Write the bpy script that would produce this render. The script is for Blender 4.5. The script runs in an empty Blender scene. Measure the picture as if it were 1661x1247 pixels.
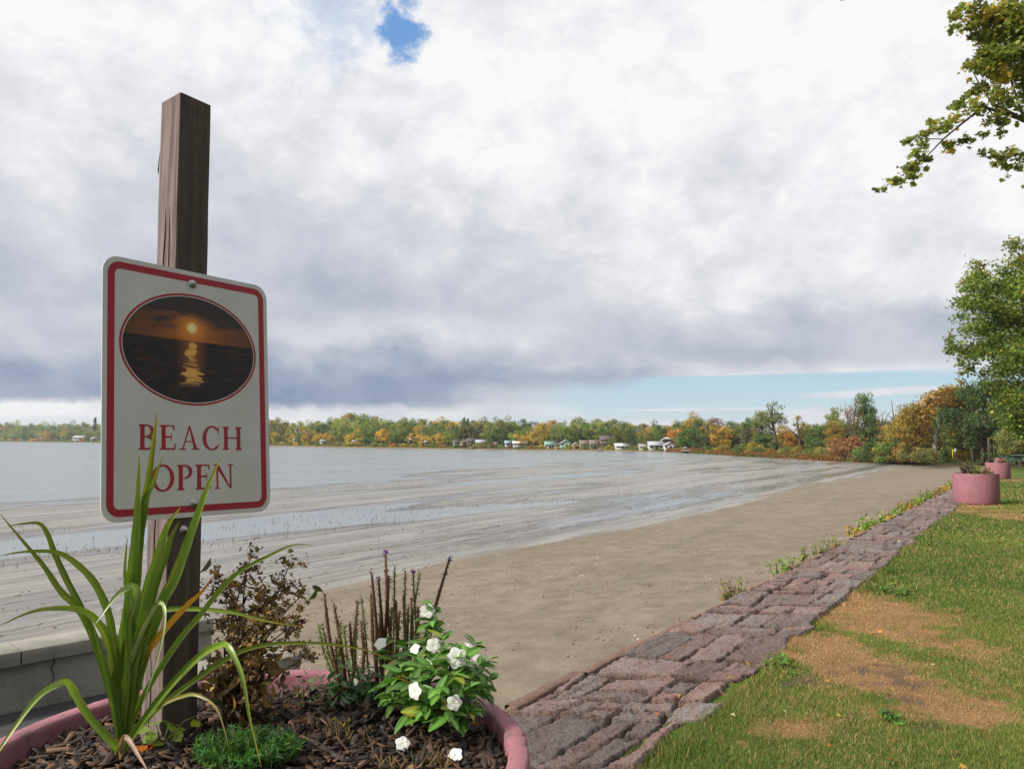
import bpy, math, random
import numpy as np
from mathutils import Vector, Matrix
R = math.radians
scene = bpy.context.scene
col = scene.collection
# ------------------------------------------------------------------ camera, world, sun, exposure
F = 1270.0; W0, H0 = 1661.0, 1247.0; HZ = 712.0
PITCH = math.atan((HZ - H0/2)/F)
EYE = 1.57
cam_d = bpy.data.cameras.new('camera'); cam = bpy.data.objects.new('camera', cam_d); col.objects.link(cam)
cam_d.sensor_fit = 'HORIZONTAL'; cam_d.sensor_width = 36; cam_d.lens = 36*F/W0
cam_d.clip_start = 0.05; cam_d.clip_end = 6000
cam.location = (0, 0, EYE); cam.rotation_euler = (math.pi/2 + PITCH, 0, 0)
scene.camera = cam
scene.view_settings.view_transform = 'Standard'; scene.view_settings.look = 'None'
scene.view_settings.gamma = 1; scene.view_settings.exposure = 0.18
SUN_AZ, SUN_EL = R(-113), R(36)          # azimuth from +Y, clockwise positive
world = bpy.data.worlds.new('World'); scene.world = world; world.use_nodes = True

class NT:
    """tiny node-tree helper"""
    def __init__(s, tree):
        s.t = tree; s.n = tree.nodes; s.l = tree.links
    def new(s, kind, **kw):
        n = s.n.new(kind)
        for k, v in kw.items(): setattr(n, k, v)
        return n
    def put(s, sock, v):
        if hasattr(v, 'is_output') or isinstance(v, bpy.types.NodeSocket): s.l.new(v, sock)
        elif v is not None:
            if sock.type == 'RGBA' and len(v) == 3: v = (*v, 1)
            sock.default_value = v
    def math(s, op, a, b=None, c=None, clamp=False):
        n = s.new('ShaderNodeMath', operation=op, use_clamp=clamp)
        s.put(n.inputs[0], a)
        if b is not None: s.put(n.inputs[1], b)
        if c is not None: s.put(n.inputs[2], c)
        return n.outputs[0]
    def mix(s, f, a, b, mode='MIX'):
        n = s.new('ShaderNodeMix', data_type='RGBA', blend_type=mode)
        s.put(n.inputs[0], f); s.put(n.inputs[6], a); s.put(n.inputs[7], b)
        return n.outputs[2]
    def noise(s, vec, scale, detail=4, rough=0.5, dist=0.0, lac=2.0):
        n = s.new('ShaderNodeTexNoise'); s.put(n.inputs['Scale'], scale); n.inputs['Detail'].default_value = detail
        n.inputs['Roughness'].default_value = rough; n.inputs['Distortion'].default_value = dist
        if vec is not None: s.l.new(vec, n.inputs['Vector'])
        return n.outputs['Fac']
    def voro(s, vec, scale, feature='F1', out='Distance'):
        n = s.new('ShaderNodeTexVoronoi', feature=feature); n.inputs['Scale'].default_value = scale
        if vec is not None: s.l.new(vec, n.inputs['Vector'])
        return n.outputs[out]
    def ramp(s, f, stops, interp='LINEAR'):
        n = s.new('ShaderNodeValToRGB'); n.color_ramp.interpolation = interp
        e = n.color_ramp.elements
        while len(e) < len(stops): e.new(0.5)
        for i, (p, c) in enumerate(stops):
            e[i].position = p; e[i].color = c if len(c) == 4 else (*c, 1)
        s.l.new(f, n.inputs[0]); return n.outputs[0]
    def smooth(s, x, a, b, lo=0.0, hi=1.0):
        n = s.new('ShaderNodeMapRange', interpolation_type='SMOOTHSTEP')
        s.put(n.inputs[0], x); n.inputs[1].default_value = a; n.inputs[2].default_value = b
        n.inputs[3].default_value = lo; n.inputs[4].default_value = hi
        return n.outputs[0]
    def mapping(s, vec, scale=(1,1,1), rot=(0,0,0), loc=(0,0,0)):
        n = s.new('ShaderNodeMapping'); s.l.new(vec, n.inputs[0])
        n.inputs['Scale'].default_value = scale; n.inputs['Rotation'].default_value = rot; n.inputs['Location'].default_value = loc
        return n.outputs[0]
    def sep(s, vec):
        n = s.new('ShaderNodeSeparateXYZ'); s.l.new(vec, n.inputs[0]); return n.outputs
    def comb(s, x, y, z=0.0):
        n = s.new('ShaderNodeCombineXYZ'); s.put(n.inputs[0], x); s.put(n.inputs[1], y); s.put(n.inputs[2], z); return n.outputs[0]
    def bump(s, h, strength=0.3, dist=0.02):
        n = s.new('ShaderNodeBump'); n.inputs['Strength'].default_value = strength; n.inputs['Distance'].default_value = dist
        s.l.new(h, n.inputs['Height']); return n.outputs[0]

def build_world():
    t = NT(world.node_tree); t.n.clear()
    out = t.new('ShaderNodeOutputWorld'); bg = t.new('ShaderNodeBackground'); bg.inputs[1].default_value = 0.1
    t.l.new(bg.outputs[0], out.inputs[0])
    sky = t.new('ShaderNodeTexSky', sky_type='NISHITA'); sky.sun_disc = False
    sky.sun_elevation = SUN_EL; sky.sun_rotation = SUN_AZ % (2*math.pi); sky.altitude = 50; sky.ozone_density = 2.0; sky.air_density = 1.0; sky.dust_density = .6
    tc = t.new('ShaderNodeTexCoord'); d = tc.outputs['Generated']
    x, y, z = t.sep(d)
    az = t.math('ARCTAN2', x, y); el = t.math('ARCSINE', z)
    # cloud layer coordinates: a deck seen in perspective
    zz = t.math('ADD', t.math('MAXIMUM', z, 0.0), 0.16)
    p = t.comb(t.math('DIVIDE', x, zz), t.math('DIVIDE', y, zz), 0.0)
    n1 = t.noise(p, 0.95, 9, 0.56, 0.35)
    n2 = t.noise(t.mapping(p, (1,1,1), (0,0,0.5), (7.3,2.1,0)), 2.3, 8, 0.55, 0.2)
    ae = t.comb(az, t.math('MULTIPLY', el, 1.35), 0.0)
    n3 = t.noise(ae, 8.0, 9, 0.6, 0.25)
    n4 = t.noise(t.mapping(ae, (1,1.6,1), (0,0,0), (3,5,0)), 3.6, 9, 0.62, 0.25)
    def blob(px, py, rx, ry, k=0.9, soft=0.5, nz=n3):
        a0 = math.atan((px-830)/F); e0 = math.atan((HZ-py)/F)*math.cos(a0)
        dx = t.math('DIVIDE', t.math('SUBTRACT', az, a0), rx/F)
        dy = t.math('DIVIDE', t.math('SUBTRACT', el, e0), ry/F)
        r = t.math('SQRT', t.math('ADD', t.math('MULTIPLY', dx, dx), t.math('MULTIPLY', dy, dy)))
        r = t.math('ADD', r, t.math('MULTIPLY', t.math('SUBTRACT', nz, 0.5), k*2))
        return t.smooth(r, 1-soft, 1+soft, 1.0, 0.0)
    def add(a, b): return t.math('ADD', a, b)
    def mul(a, b): return t.math('MULTIPLY', a, b)
    # brightness of the cloud deck by direction: rows of elevation, stops of azimuth (display greys), edges torn by noise
    wa = t.math('ADD', az, t.math('ADD', mul(t.math('SUBTRACT', n4, 0.5), 0.30), mul(t.math('SUBTRACT', n2, 0.5), 0.10)))
    we = t.math('ADD', el, mul(mul(t.math('SUBTRACT', n3, 0.5), 0.14), t.smooth(el, .0, .25, .35, 1.0)))
    we = t.math('ADD', we, mul(mul(t.math('SUBTRACT', n1, 0.5), 0.16), t.smooth(el, .04, .35, .0, 1.0)))
    cols = [0,200,400,600,800,1000,1200,1400,1600]
    rows = [(-350,[236,238,240,240,242,242,240,238,236]),(0,[237,238,240,236,238,236,238,240,234]),(100,[244,243,238,242,246,246,242,240,238]),(200,[236,232,228,232,240,238,238,236,236]),
            (300,[224,216,212,218,230,230,236,241,246]),(400,[208,204,196,202,208,226,230,231,236]),(490,[190,192,184,176,196,214,224,224,226]),(545,[192,190,200,206,210,200,190,190,184]),
            (582,[188,182,184,160,186,196,176,196,188]),(615,[140,158,152,132,158,162,222,228,225]),(648,[150,142,112,134,196,200,224,226,225]),(664,[244,236,214,210,216,226,224,226,228]),(700,[244,242,240,236,230,230,228,230,230])]
    u = t.smooth(wa, -2, 2); n = t.new('ShaderNodeMapRange'); t.l.new(wa, n.inputs[0]); n.inputs[1].default_value=-.7; n.inputs[2].default_value=.75; u = n.outputs[0]
    acc = None; prev = None
    for (py, vals) in rows:
        st = [((math.atan((c-830)/F)+.7)/1.45, (v/255,)*3) for c, v in zip(cols, vals)]
        rc = t.ramp(u, st, 'EASE'); e = math.atan((HZ-py)/F)
        acc = rc if acc is None else t.mix(t.smooth(we, e, prev, 1.0, 0.0), acc, rc); prev = e
    b = t.new('ShaderNodeRGBToBW'); t.l.new(acc, b.inputs[0]); b = b.outputs[0]
    det = t.noise(t.mapping(ae, (1,1.15,1), (0,0,.3), (9,1,0)), 15.0, 9, 0.66, 0.35)
    bil = t.noise(t.mapping(ae, (1,1.0,1), (0,0,.5), (2,8,0)), 6.0, 8, 0.55, 0.25); bil = mul(t.math('ABSOLUTE', t.math('SUBTRACT', bil, 0.5)), 2.0)
    b = add(b, mul(t.math('SUBTRACT', bil, 0.12), 0.13))
    b = add(b, mul(t.math('SUBTRACT', det, 0.5), 0.17)); b = add(b, mul(t.math('SUBTRACT', n3, 0.5), 0.22)); b = add(b, mul(t.math('SUBTRACT', n4, 0.5), 0.10)); b = add(b, .03)
    def lin(*c): return tuple(((x/255+.055)/1.055)**2.4 for x in c)
    cloud = t.ramp(b, [(.40, lin(100,124,164)), (.58, lin(146,160,188)), (.72, lin(184,191,205)), (.86, lin(216,218,226)), (.985, lin(252,252,253))])
    # clouds on the bright side are brighter than those behind the viewer
    fr = t.math('ADD', mul(x, -0.75), mul(y, 0.66))
    back = mul(t.smooth(fr, -1.0, 0.08, 0.26, 1.0), t.smooth(el, .58, .95, 1.0, 1.15))
    cl = t.new('ShaderNodeVectorMath', operation='SCALE'); t.l.new(cloud, cl.inputs[0]); t.l.new(mul(back, 8.7), cl.inputs['Scale'])
    # gaps of blue
    g = blob(1290, 646, 380, 44, .35, .22)
    g = t.math('MAXIMUM', g, mul(blob(642, 24, 34, 36, 2.4, .6, det), 0.95))
    g = t.math('MAXIMUM', g, mul(blob(545, 10, 70, 40, 2.4, .8, det), 0.35))
    g = t.math('MAXIMUM', g, mul(blob(880, 688, 330, 12, .9, .5), .7))
    g = t.math('MAXIMUM', g, mul(blob(60, 690, 220, 12, 1.3, .5), .5))
    for (px, py, rx, ry, k) in [(1375, 640, 60, 5, .6), (1335, 682, 90, 18, .7), (1490, 632, 90, 5, .8), (1130, 664, 120, 2.5, .8), (1010, 694, 150, 9, 1.0), (1230, 600, 330, 7, .5)]:
        g = t.math('SUBTRACT', g, mul(blob(px, py, rx, ry, k, .45), .85), clamp=True)
    blue = t.ramp(el, [(0.0, lin(214,228,232)), (.04, lin(192,220,233)), (.10, lin(168,207,232)), (.3, lin(120,172,226)), (.55, lin(96,156,224))])
    bs = t.new('ShaderNodeVectorMath', operation='SCALE'); t.l.new(blue, bs.inputs[0]); bs.inputs['Scale'].default_value = 8.7
    t.l.new(t.mix(g, cl.outputs[0], t.mix(.12, bs.outputs[0], sky.outputs[0])), bg.inputs[0])
build_world()
sun_d = bpy.data.lights.new('sun', 'SUN'); sun_d.energy = 4.8; sun_d.angle = R(7); sun_d.color = (1.0, 0.94, 0.84)
sun = bpy.data.objects.new('sun', sun_d); col.objects.link(sun)
sd = Vector((math.sin(SUN_AZ)*math.cos(SUN_EL), math.cos(SUN_AZ)*math.cos(SUN_EL), math.sin(SUN_EL)))
sun.rotation_euler = sd.to_track_quat('Z', 'Y').to_euler(); sun.location = (-20, 0, 30)

# ------------------------------------------------------------------ helpers
rng = np.random.default_rng(7); random.seed(7)
def at(px, py, y):
    """world point seen at a photo pixel, at forward distance y"""
    a = (px-W0/2)/F; b = (H0/2-py)/F
    c, s = math.cos(PITCH), math.sin(PITCH)
    v = Vector((a, c-b*s, s+b*c)); k = y/v.y
    return Vector((a*k, y, EYE + v.z*k))
def lawn_z(y): return -0.0145*np.asarray(y, dtype=float)
P0 = (.16, 4.99); DV = (.548, .8366); NV = (-.8366, .548)
def s_of(x, y): return (x-P0[0])*NV[0] + (y-P0[1])*NV[1]
def a_of(x, y): return (x-P0[0])*DV[0] + (y-P0[1])*DV[1]
def wp(a, s): return (P0[0]+a*DV[0]+s*NV[0], P0[1]+a*DV[1]+s*NV[1])
def sm(x, a, b):
    t = np.clip((np.asarray(x, dtype=float)-a)/(b-a), 0, 1); return t*t*(3-2*t)
def h2(ix, iy, seed=0):
    v = np.sin(ix*127.1 + iy*311.7 + seed*74.7)*43758.5453
    return v-np.floor(v)
def vnoise(x, y, seed=0):
    x = np.asarray(x, dtype=float); y = np.asarray(y, dtype=float)
    ix, iy = np.floor(x), np.floor(y); fx, fy = x-ix, y-iy
    fx = fx*fx*(3-2*fx); fy = fy*fy*(3-2*fy)
    return (h2(ix,iy,seed)*(1-fx)*(1-fy)+h2(ix+1,iy,seed)*fx*(1-fy)+h2(ix,iy+1,seed)*(1-fx)*fy+h2(ix+1,iy+1,seed)*fx*fy)
def fbm(x, y, o=4, seed=0):
    r = 0; a = .5; tot = 0
    for i in range(o):
        r = r + a*vnoise(x*2**i+i*13.7, y*2**i+i*7.1, seed+i); tot += a; a *= .5
    return r/tot

class MB:
    """collects polygons into one mesh, with a per-vertex colour and a material slot"""
    def __init__(s): s.v=[]; s.loops=[]; s.cnt=[]; s.c=[]; s.m=[]; s.n=0
    def add(s, v, f, c=(1,1,1), m=0):
        v = np.asarray(v, dtype=float).reshape(-1,3); f = np.asarray(f, dtype=int)
        s.v.append(v); s.loops.append((f+s.n).ravel()); s.cnt.append(np.full(len(f), f.shape[1])); s.m.append(np.full(len(f), m))
        c = np.asarray(c, dtype=float)
        s.c.append(np.broadcast_to(c, (len(v),3)) if c.ndim==1 else c); s.n += len(v)
    def poly(s, pts, c=(1,1,1), m=0): s.add(pts, [list(range(len(pts)))], c, m)
    def grid(s, V, c=(1,1,1), m=0, mask=None, wrap=False):
        nr, nc = V.shape[:2]; i = np.arange(nr-1)[:,None]; j = np.arange(nc if wrap else nc-1)[None,:]; j2 = (j+1)%nc
        f = np.stack([i*nc+j, i*nc+j2, (i+1)*nc+j2, (i+1)*nc+j], -1)
        f = np.broadcast_to(f, f.shape).reshape(-1,4)
        if mask is not None: f = f[mask.reshape(-1)]
        c = np.asarray(c, dtype=float)
        s.add(V.reshape(-1,3), f, c if c.ndim==1 else c.reshape(-1,3), m)
    def box(s, lo, hi, c=(1,1,1), m=0, M=None):
        x0,y0,z0 = lo; x1,y1,z1 = hi
        v = np.array([(x0,y0,z0),(x1,y0,z0),(x1,y1,z0),(x0,y1,z0),(x0,y0,z1),(x1,y0,z1),(x1,y1,z1),(x0,y1,z1)], float)
        if M is not None: v = np.array([M@Vector(p) for p in v])
        s.add(v, [(0,3,2,1),(4,5,6,7),(0,1,5,4),(1,2,6,5),(2,3,7,6),(3,0,4,7)], c, m)
    def tube(s, pts, rad, n=6, c=(1,1,1), m=0, cap=True):
        pts = [Vector(p) for p in pts]; K = len(pts)
        rad = [rad]*K if np.isscalar(rad) else list(rad)
        V = np.zeros((K,n,3)); up = None
        for i,p in enumerate(pts):
            t = (pts[min(i+1,K-1)]-pts[max(i-1,0)]).normalized()
            if up is None: up = t.orthogonal().normalized()
            up = (up - t*up.dot(t)); up = up.normalized() if up.length>1e-6 else t.orthogonal().normalized()
            b = t.cross(up)
            for j in range(n):
                a = 2*math.pi*j/n; V[i,j] = p + (up*math.cos(a)+b*math.sin(a))*rad[i]
        base = s.n; s.grid(V, c, m, wrap=True)
        if cap:
            s.loops.append(np.arange(n)[::-1]+base); s.cnt.append(np.array([n])); s.m.append(np.array([m]))
            s.loops.append(np.arange(n)+base+(K-1)*n); s.cnt.append(np.array([n])); s.m.append(np.array([m]))
    def lathe(s, prof, n=48, c=(1,1,1), m=0):
        V = np.zeros((len(prof), n, 3))
        for i,(r,z) in enumerate(prof):
            a = np.arange(n)*2*math.pi/n
            V[i,:,0]=r*np.cos(a); V[i,:,1]=r*np.sin(a); V[i,:,2]=z
        s.grid(V, c, m, wrap=True)
    def mesh(s, name, mats, smooth=False):
        me = bpy.data.meshes.new(name)
        v = np.concatenate(s.v); lp = np.concatenate(s.loops); ct = np.concatenate(s.cnt)
        me.vertices.add(len(v)); me.vertices.foreach_set('co', v.ravel())
        me.loops.add(len(lp)); me.loops.foreach_set('vertex_index', lp.astype(np.int32))
        me.polygons.add(len(ct)); me.polygons.foreach_set('loop_start', (np.cumsum(ct)-ct).astype(np.int32))
        me.polygons.foreach_set('loop_total', ct.astype(np.int32))
        for mt in (mats if isinstance(mats, (list,tuple)) else [mats]): me.materials.append(mt)
        me.polygons.foreach_set('material_index', np.concatenate(s.m).astype(np.int32))
        me.update(calc_edges=True); me.validate()
        c = np.concatenate(s.c); at_ = me.color_attributes.new('col', 'FLOAT_COLOR', 'POINT')
        at_.data.foreach_set('color', np.concatenate([c, np.ones((len(c),1))],1).ravel().astype(np.float32))
        if smooth: me.polygons.foreach_set('use_smooth', np.ones(len(ct), bool))
        return me
    def build(s, name, mats, parent=None, smooth=False, **kw):
        return put(name, s.mesh(name, mats, smooth), parent, **kw)
def put(name, me, parent=None, label=None, cat=None, group=None, kind=None, loc=None, rz=None, scale=None):
    o = bpy.data.objects.new(name, me); col.objects.link(o)
    if parent: o.parent = parent
    if label: o['label'] = label
    if cat: o['category'] = cat
    if group: o['group'] = group
    if kind: o['kind'] = kind
    if loc is not None: o.location = loc
    if rz is not None: o.rotation_euler = (0,0,rz)
    if scale is not None: o.scale = scale
    return o
def thing(name, label, cat, loc=(0,0,0), rz=0, group=None, scale=None):
    return put(name, None, None, label, cat, group, None, loc, rz, scale)
def copy_tree(o, loc, rz=0, scale=(1,1,1), label=None, group=None, color=None):
    c = o.copy(); col.objects.link(c); c.location = loc; c.rotation_euler = (0,0,rz); c.scale = scale
    if label: c['label'] = label
    if group: c['group'] = group
    elif 'group' in c and not group: pass
    if color and c.data: c.color = (*color,1)
    for ch in o.children:
        k = ch.copy(); col.objects.link(k); k.parent = c
        if color and ch.get('tint'): k.color = (*color,1)
        for g in ch.children:
            q = g.copy(); col.objects.link(q); q.parent = k
    return c

# ------------------------------------------------------------------ materials
def mat(name, base=(.5,.5,.5), rough=.8, spec=.5, metal=0):
    m = bpy.data.materials.new(name); m.use_nodes = True; t = NT(m.node_tree); b = t.n['Principled BSDF']
    b.inputs['Base Color'].default_value = (*base,1); b.inputs['Roughness'].default_value = rough
    b.inputs['Specular IOR Level'].default_value = spec; b.inputs['Metallic'].default_value = metal
    return m, t, b
def mat_vary(name, c1, c2, scale=8, rough=.85, bump=.3, bd=.01, spec=.3, attr=False, coord='Object', detail=6, stretch=(1,1,1)):
    m, t, b = mat(name, c1, rough, spec)
    tc = t.new('ShaderNodeTexCoord').outputs[coord]
    v = t.mapping(tc, stretch)
    n = t.noise(v, scale, detail, .6)
    c = t.mix(t.smooth(n, .35, .65), c1, c2)
    if attr:
        a = t.new('ShaderNodeAttribute', attribute_name='col').outputs['Color']; c = t.mix(1.0, c, a, 'MULTIPLY')
    t.l.new(c, b.inputs['Base Color'])
    if bump: t.l.new(t.bump(t.noise(v, scale*4, 5, .6), bump, bd), b.inputs['Normal'])
    return m
def leaf_mat(name, rough=.55, spec=.3, trans=.35, tint=(1,1,1)):
    m, t, b = mat(name, (.1,.1,.1), rough, spec)
    a = t.new('ShaderNodeAttribute', attribute_name='col').outputs['Color']
    oi = t.new('ShaderNodeObjectInfo').outputs['Color']
    c = t.mix(1.0, a, oi, 'MULTIPLY')
    if tint != (1,1,1): c = t.mix(1.0, c, tint, 'MULTIPLY')
    t.l.new(c, b.inputs['Base Color'])
    tr = t.new('ShaderNodeBsdfTranslucent'); t.l.new(t.mix(1.0, c, (1.2,1.25,.75), 'MULTIPLY'), tr.inputs[0])
    mx = t.new('ShaderNodeMixShader'); mx.inputs[0].default_value = trans
    t.l.new(b.outputs[0], mx.inputs[1]); t.l.new(tr.outputs[0], mx.inputs[2])
    t.l.new(mx.outputs[0], t.n['Material Output'].inputs[0])
    return m
M = {}
M['leaf'] = leaf_mat('foliage', tint=(1.45,1.5,1.35))
M['gloss_leaf'] = leaf_mat('glossy_leaf', .35, .5, .25)
M['petal'] = leaf_mat('petal', .6, .2, .3)
M['grass'] = leaf_mat('grass_blade', .6, .25, .35)
M['dry'] = mat_vary('dry_plant', (1,1,1), (.7,.65,.6), 60, .9, .2, .002, .1, True)
M['bark'] = mat_vary('bark', (.07,.055,.04), (.13,.105,.08), 6, .95, .6, .02, .1, False, 'Object', 6, (3,3,.6))
M['pale_bark'] = mat_vary('pale_bark', (.20,.19,.16), (.34,.32,.28), 5, .9, .4, .02, .1)
M['chips'] = mat_vary('bark_chips', (1,1,1), (.55,.5,.5), 50, .8, .4, .003, .3, True)
M['soil'] = mat_vary('soil', (.018,.012,.009), (.05,.032,.022), 40, .9, .9, .01, .3)
M['bolt'] = mat('zinc_steel', (.42,.43,.42), .35, .5, 1.0)[0]
M['red'] = mat('red_vinyl', (.36,.008,.022), .38, .5)[0]
M['steel'] = mat_vary('weathered_white', (.5,.5,.5), (.7,.7,.7), 3, .6, 0)
M['yellow'] = mat('yellow_paint', (.6,.45,.03), .5)[0]
M['green_paint'] = mat('dark_green_paint', (.05,.12,.09), .5)[0]
M['glass'] = mat('window_glass', (.03,.035,.04), .1, .8)[0]

def m_sign():
    m, t, b = mat('sign_white_sheet', (.62,.62,.57), .42, .5)
    tc = t.new('ShaderNodeTexCoord').outputs['Object']
    n = t.noise(tc, 9, 5, .6); sp = t.voro(tc, 55)
    c = t.mix(t.smooth(n, .3, .75), (.62,.62,.575), (.55,.55,.50))
    spots = t.math('MULTIPLY', t.smooth(sp, .05, .09, 1, 0), t.smooth(t.noise(tc, 14, 2), .5, .6))
    c = t.mix(t.math('MULTIPLY', spots, .6), c, (.75,.75,.72)); t.l.new(c, b.inputs['Base Color'])
    t.l.new(t.smooth(n, .3, .7, .36, .5), b.inputs['Roughness'])
    return m
M['sign'] = m_sign()
def m_picture():
    m, t, b = mat('sunset_print', (.1,.1,.1), .3, .5)
    x, y, z = t.sep(t.new('ShaderNodeTexCoord').outputs['Object'])   # x along the panel, z up, centre of the oval at 0
    # sun at (-.002,.054), sea horizon z=.021
    dx = t.math('SUBTRACT', x, -.002); dz = t.math('SUBTRACT', z, .054)
    r = t.math('SQRT', t.math('ADD', t.math('MULTIPLY', dx, dx), t.math('MULTIPLY', dz, dz)))
    nz = t.noise(t.mapping(t.comb(x, 0.0, z), (9,1,34)), 1.0, 6, .6, .4)
    sky = t.ramp(t.math('MULTIPLY', r, 6.0), [(0, (1,.85,.45)), (.06, (1,.72,.25)), (.1, (.75,.26,.02)), (.3, (.38,.105,.008)), (.6,(.2,.06,.008)), (1,(.12,.045,.012))])
    hz = t.smooth(z, .02, .125)
    cl = t.math('MULTIPLY', t.smooth(t.math('ADD', nz, t.math('MULTIPLY', hz, .35)), .55, .8), t.smooth(r, .012, .05))
    sky = t.mix(cl, sky, (.035,.022,.018))
    sky = t.mix(t.smooth(z, .06, .12), sky, (.03,.022,.018))
    sea_n = t.noise(t.mapping(t.comb(x, 0.0, z), (14,1,90)), 1.0, 5, .6, .6)
    sea = t.mix(t.smooth(sea_n, .45, .7), (.006,.004,.004), (.045,.018,.008))
    wgl = t.math('ABSOLUTE', dx)
    wid = t.smooth(z, -.1, .02, .026, .010)
    gl = t.math('LESS_THAN', wgl, t.math('MULTIPLY', wid, t.math('ADD', .3, t.smooth(sea_n, .3, .7, 0.0, 1.4))))
    glow = t.math('MULTIPLY', t.smooth(wgl, 0, .05, 1, 0), t.smooth(z, -.115, -.02))
    sea = t.mix(t.math('MULTIPLY', glow, .8), sea, (.3,.1,.01))
    bands = t.smooth(t.noise(t.mapping(t.comb(x, 0.0, z), (4,1,70)), 1.0, 3, .5, 1.0), .38, .5)
    gl = t.math('MULTIPLY', t.math('MULTIPLY', gl, bands), t.smooth(z, -.095, -.08))
    sea = t.mix(gl, sea, (.8,.42,.1))
    c = t.mix(t.math('GREATER_THAN', z, .021), sea, sky)
    t.l.new(c, b.inputs['Base Color']); return m
M['picture'] = m_picture()
def m_post():
    m, t, b = mat('weathered_post_wood', (.2,.14,.12), .85, .2)
    tc = t.new('ShaderNodeTexCoord').outputs['Object']
    g = t.noise(t.mapping(tc, (60,60,2.2)), 1, 6, .65, .2)
    saw = t.noise(t.mapping(tc, (4,4,38)), 1, 5, .6, .3)
    c = t.mix(t.smooth(g, .3, .7), (.062,.049,.037), (.110,.086,.068))
    c = t.mix(t.smooth(saw, .52, .68, 0, .55), c, (.075,.052,.045))
    kn = t.voro(t.mapping(tc, (9,9,3)), 1)
    c = t.mix(t.smooth(kn, .03, .09, .8, 0), c, (.05,.03,.025))
    t.l.new(c, b.inputs['Base Color']); t.l.new(t.bump(t.math('ADD', g, saw), .35, .003), b.inputs['Normal']); return m
M['post'] = m_post()
M['lit_side'] = mat_vary('post_wood_lit_side', (.20,.155,.142), (.11,.082,.075), 1, .9, .3, .003, .15, False, 'Object', 6, (70,70,4))  # lighter copy of the post wood; sunlight on the left face painted into colour
def m_pink():
    m, t, b = mat('pink_painted_concrete', (.4,.2,.22), .75, .25)
    tc = t.new('ShaderNodeTexCoord').outputs['Object']
    n = t.noise(tc, 5, 6, .6); f = t.noise(tc, 60, 4, .6)
    c = t.mix(t.smooth(n, .3, .7), (.315,.135,.162), (.25,.11,.13))
    z = t.sep(tc)[2]
    chips = t.math('MULTIPLY', t.smooth(t.noise(tc, 26, 6, .7), .57, .63), t.smooth(z, .78, .89, .25, 1))
    c = t.mix(chips, c, (.16,.10,.10))
    st = t.math('MULTIPLY', t.smooth(z, 0, .12, .6, 0), t.smooth(f, .4, .6))
    c = t.mix(st, c, (.14,.09,.08))
    drip = t.smooth(t.noise(t.mapping(tc, (9,9,.6)), 1.4, 4, .6), .5, .75, 0, .35)
    c = t.mix(drip, c, (.24,.115,.125))
    c = t.mix(t.smooth(t.noise(tc, 3.2, 8, .72, .5), .52, .66, 0, .4), c, (.22,.12,.125))
    c = t.mix(t.smooth(f, .62, .72, 0, .5), c, (.40,.24,.25))
    t.l.new(c, b.inputs['Base Color']); t.l.new(t.bump(t.math('ADD', f, t.math('MULTIPLY', chips, -2)), .35, .004), b.inputs['Normal']); return m
M['pink'] = m_pink()
def m_concrete():
    m, t, b = mat('old_concrete', (.3,.29,.26), .9, .2)
    tc = t.new('ShaderNodeTexCoord').outputs['Object']
    n = t.noise(tc, 2.2, 8, .65); f = t.noise(tc, 40, 5, .65)
    c = t.mix(t.smooth(n, .35, .65), (.30,.29,.25), (.19,.185,.15))
    c = t.mix(t.smooth(f, .55, .7, 0, .4), c, (.12,.115,.10))
    t.l.new(c, b.inputs['Base Color']); t.l.new(t.bump(t.math('ADD', f, n), .5, .008), b.inputs['Normal']); return m
M['concrete'] = m_concrete()
M['crack'] = mat('crack_shadow_dirt', (.03,.028,.022), .95, .1)[0]
M['asphalt'] = mat_vary('asphalt_paving', (.045,.045,.047), (.065,.064,.064), 30, .9, .5, .004)

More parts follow.
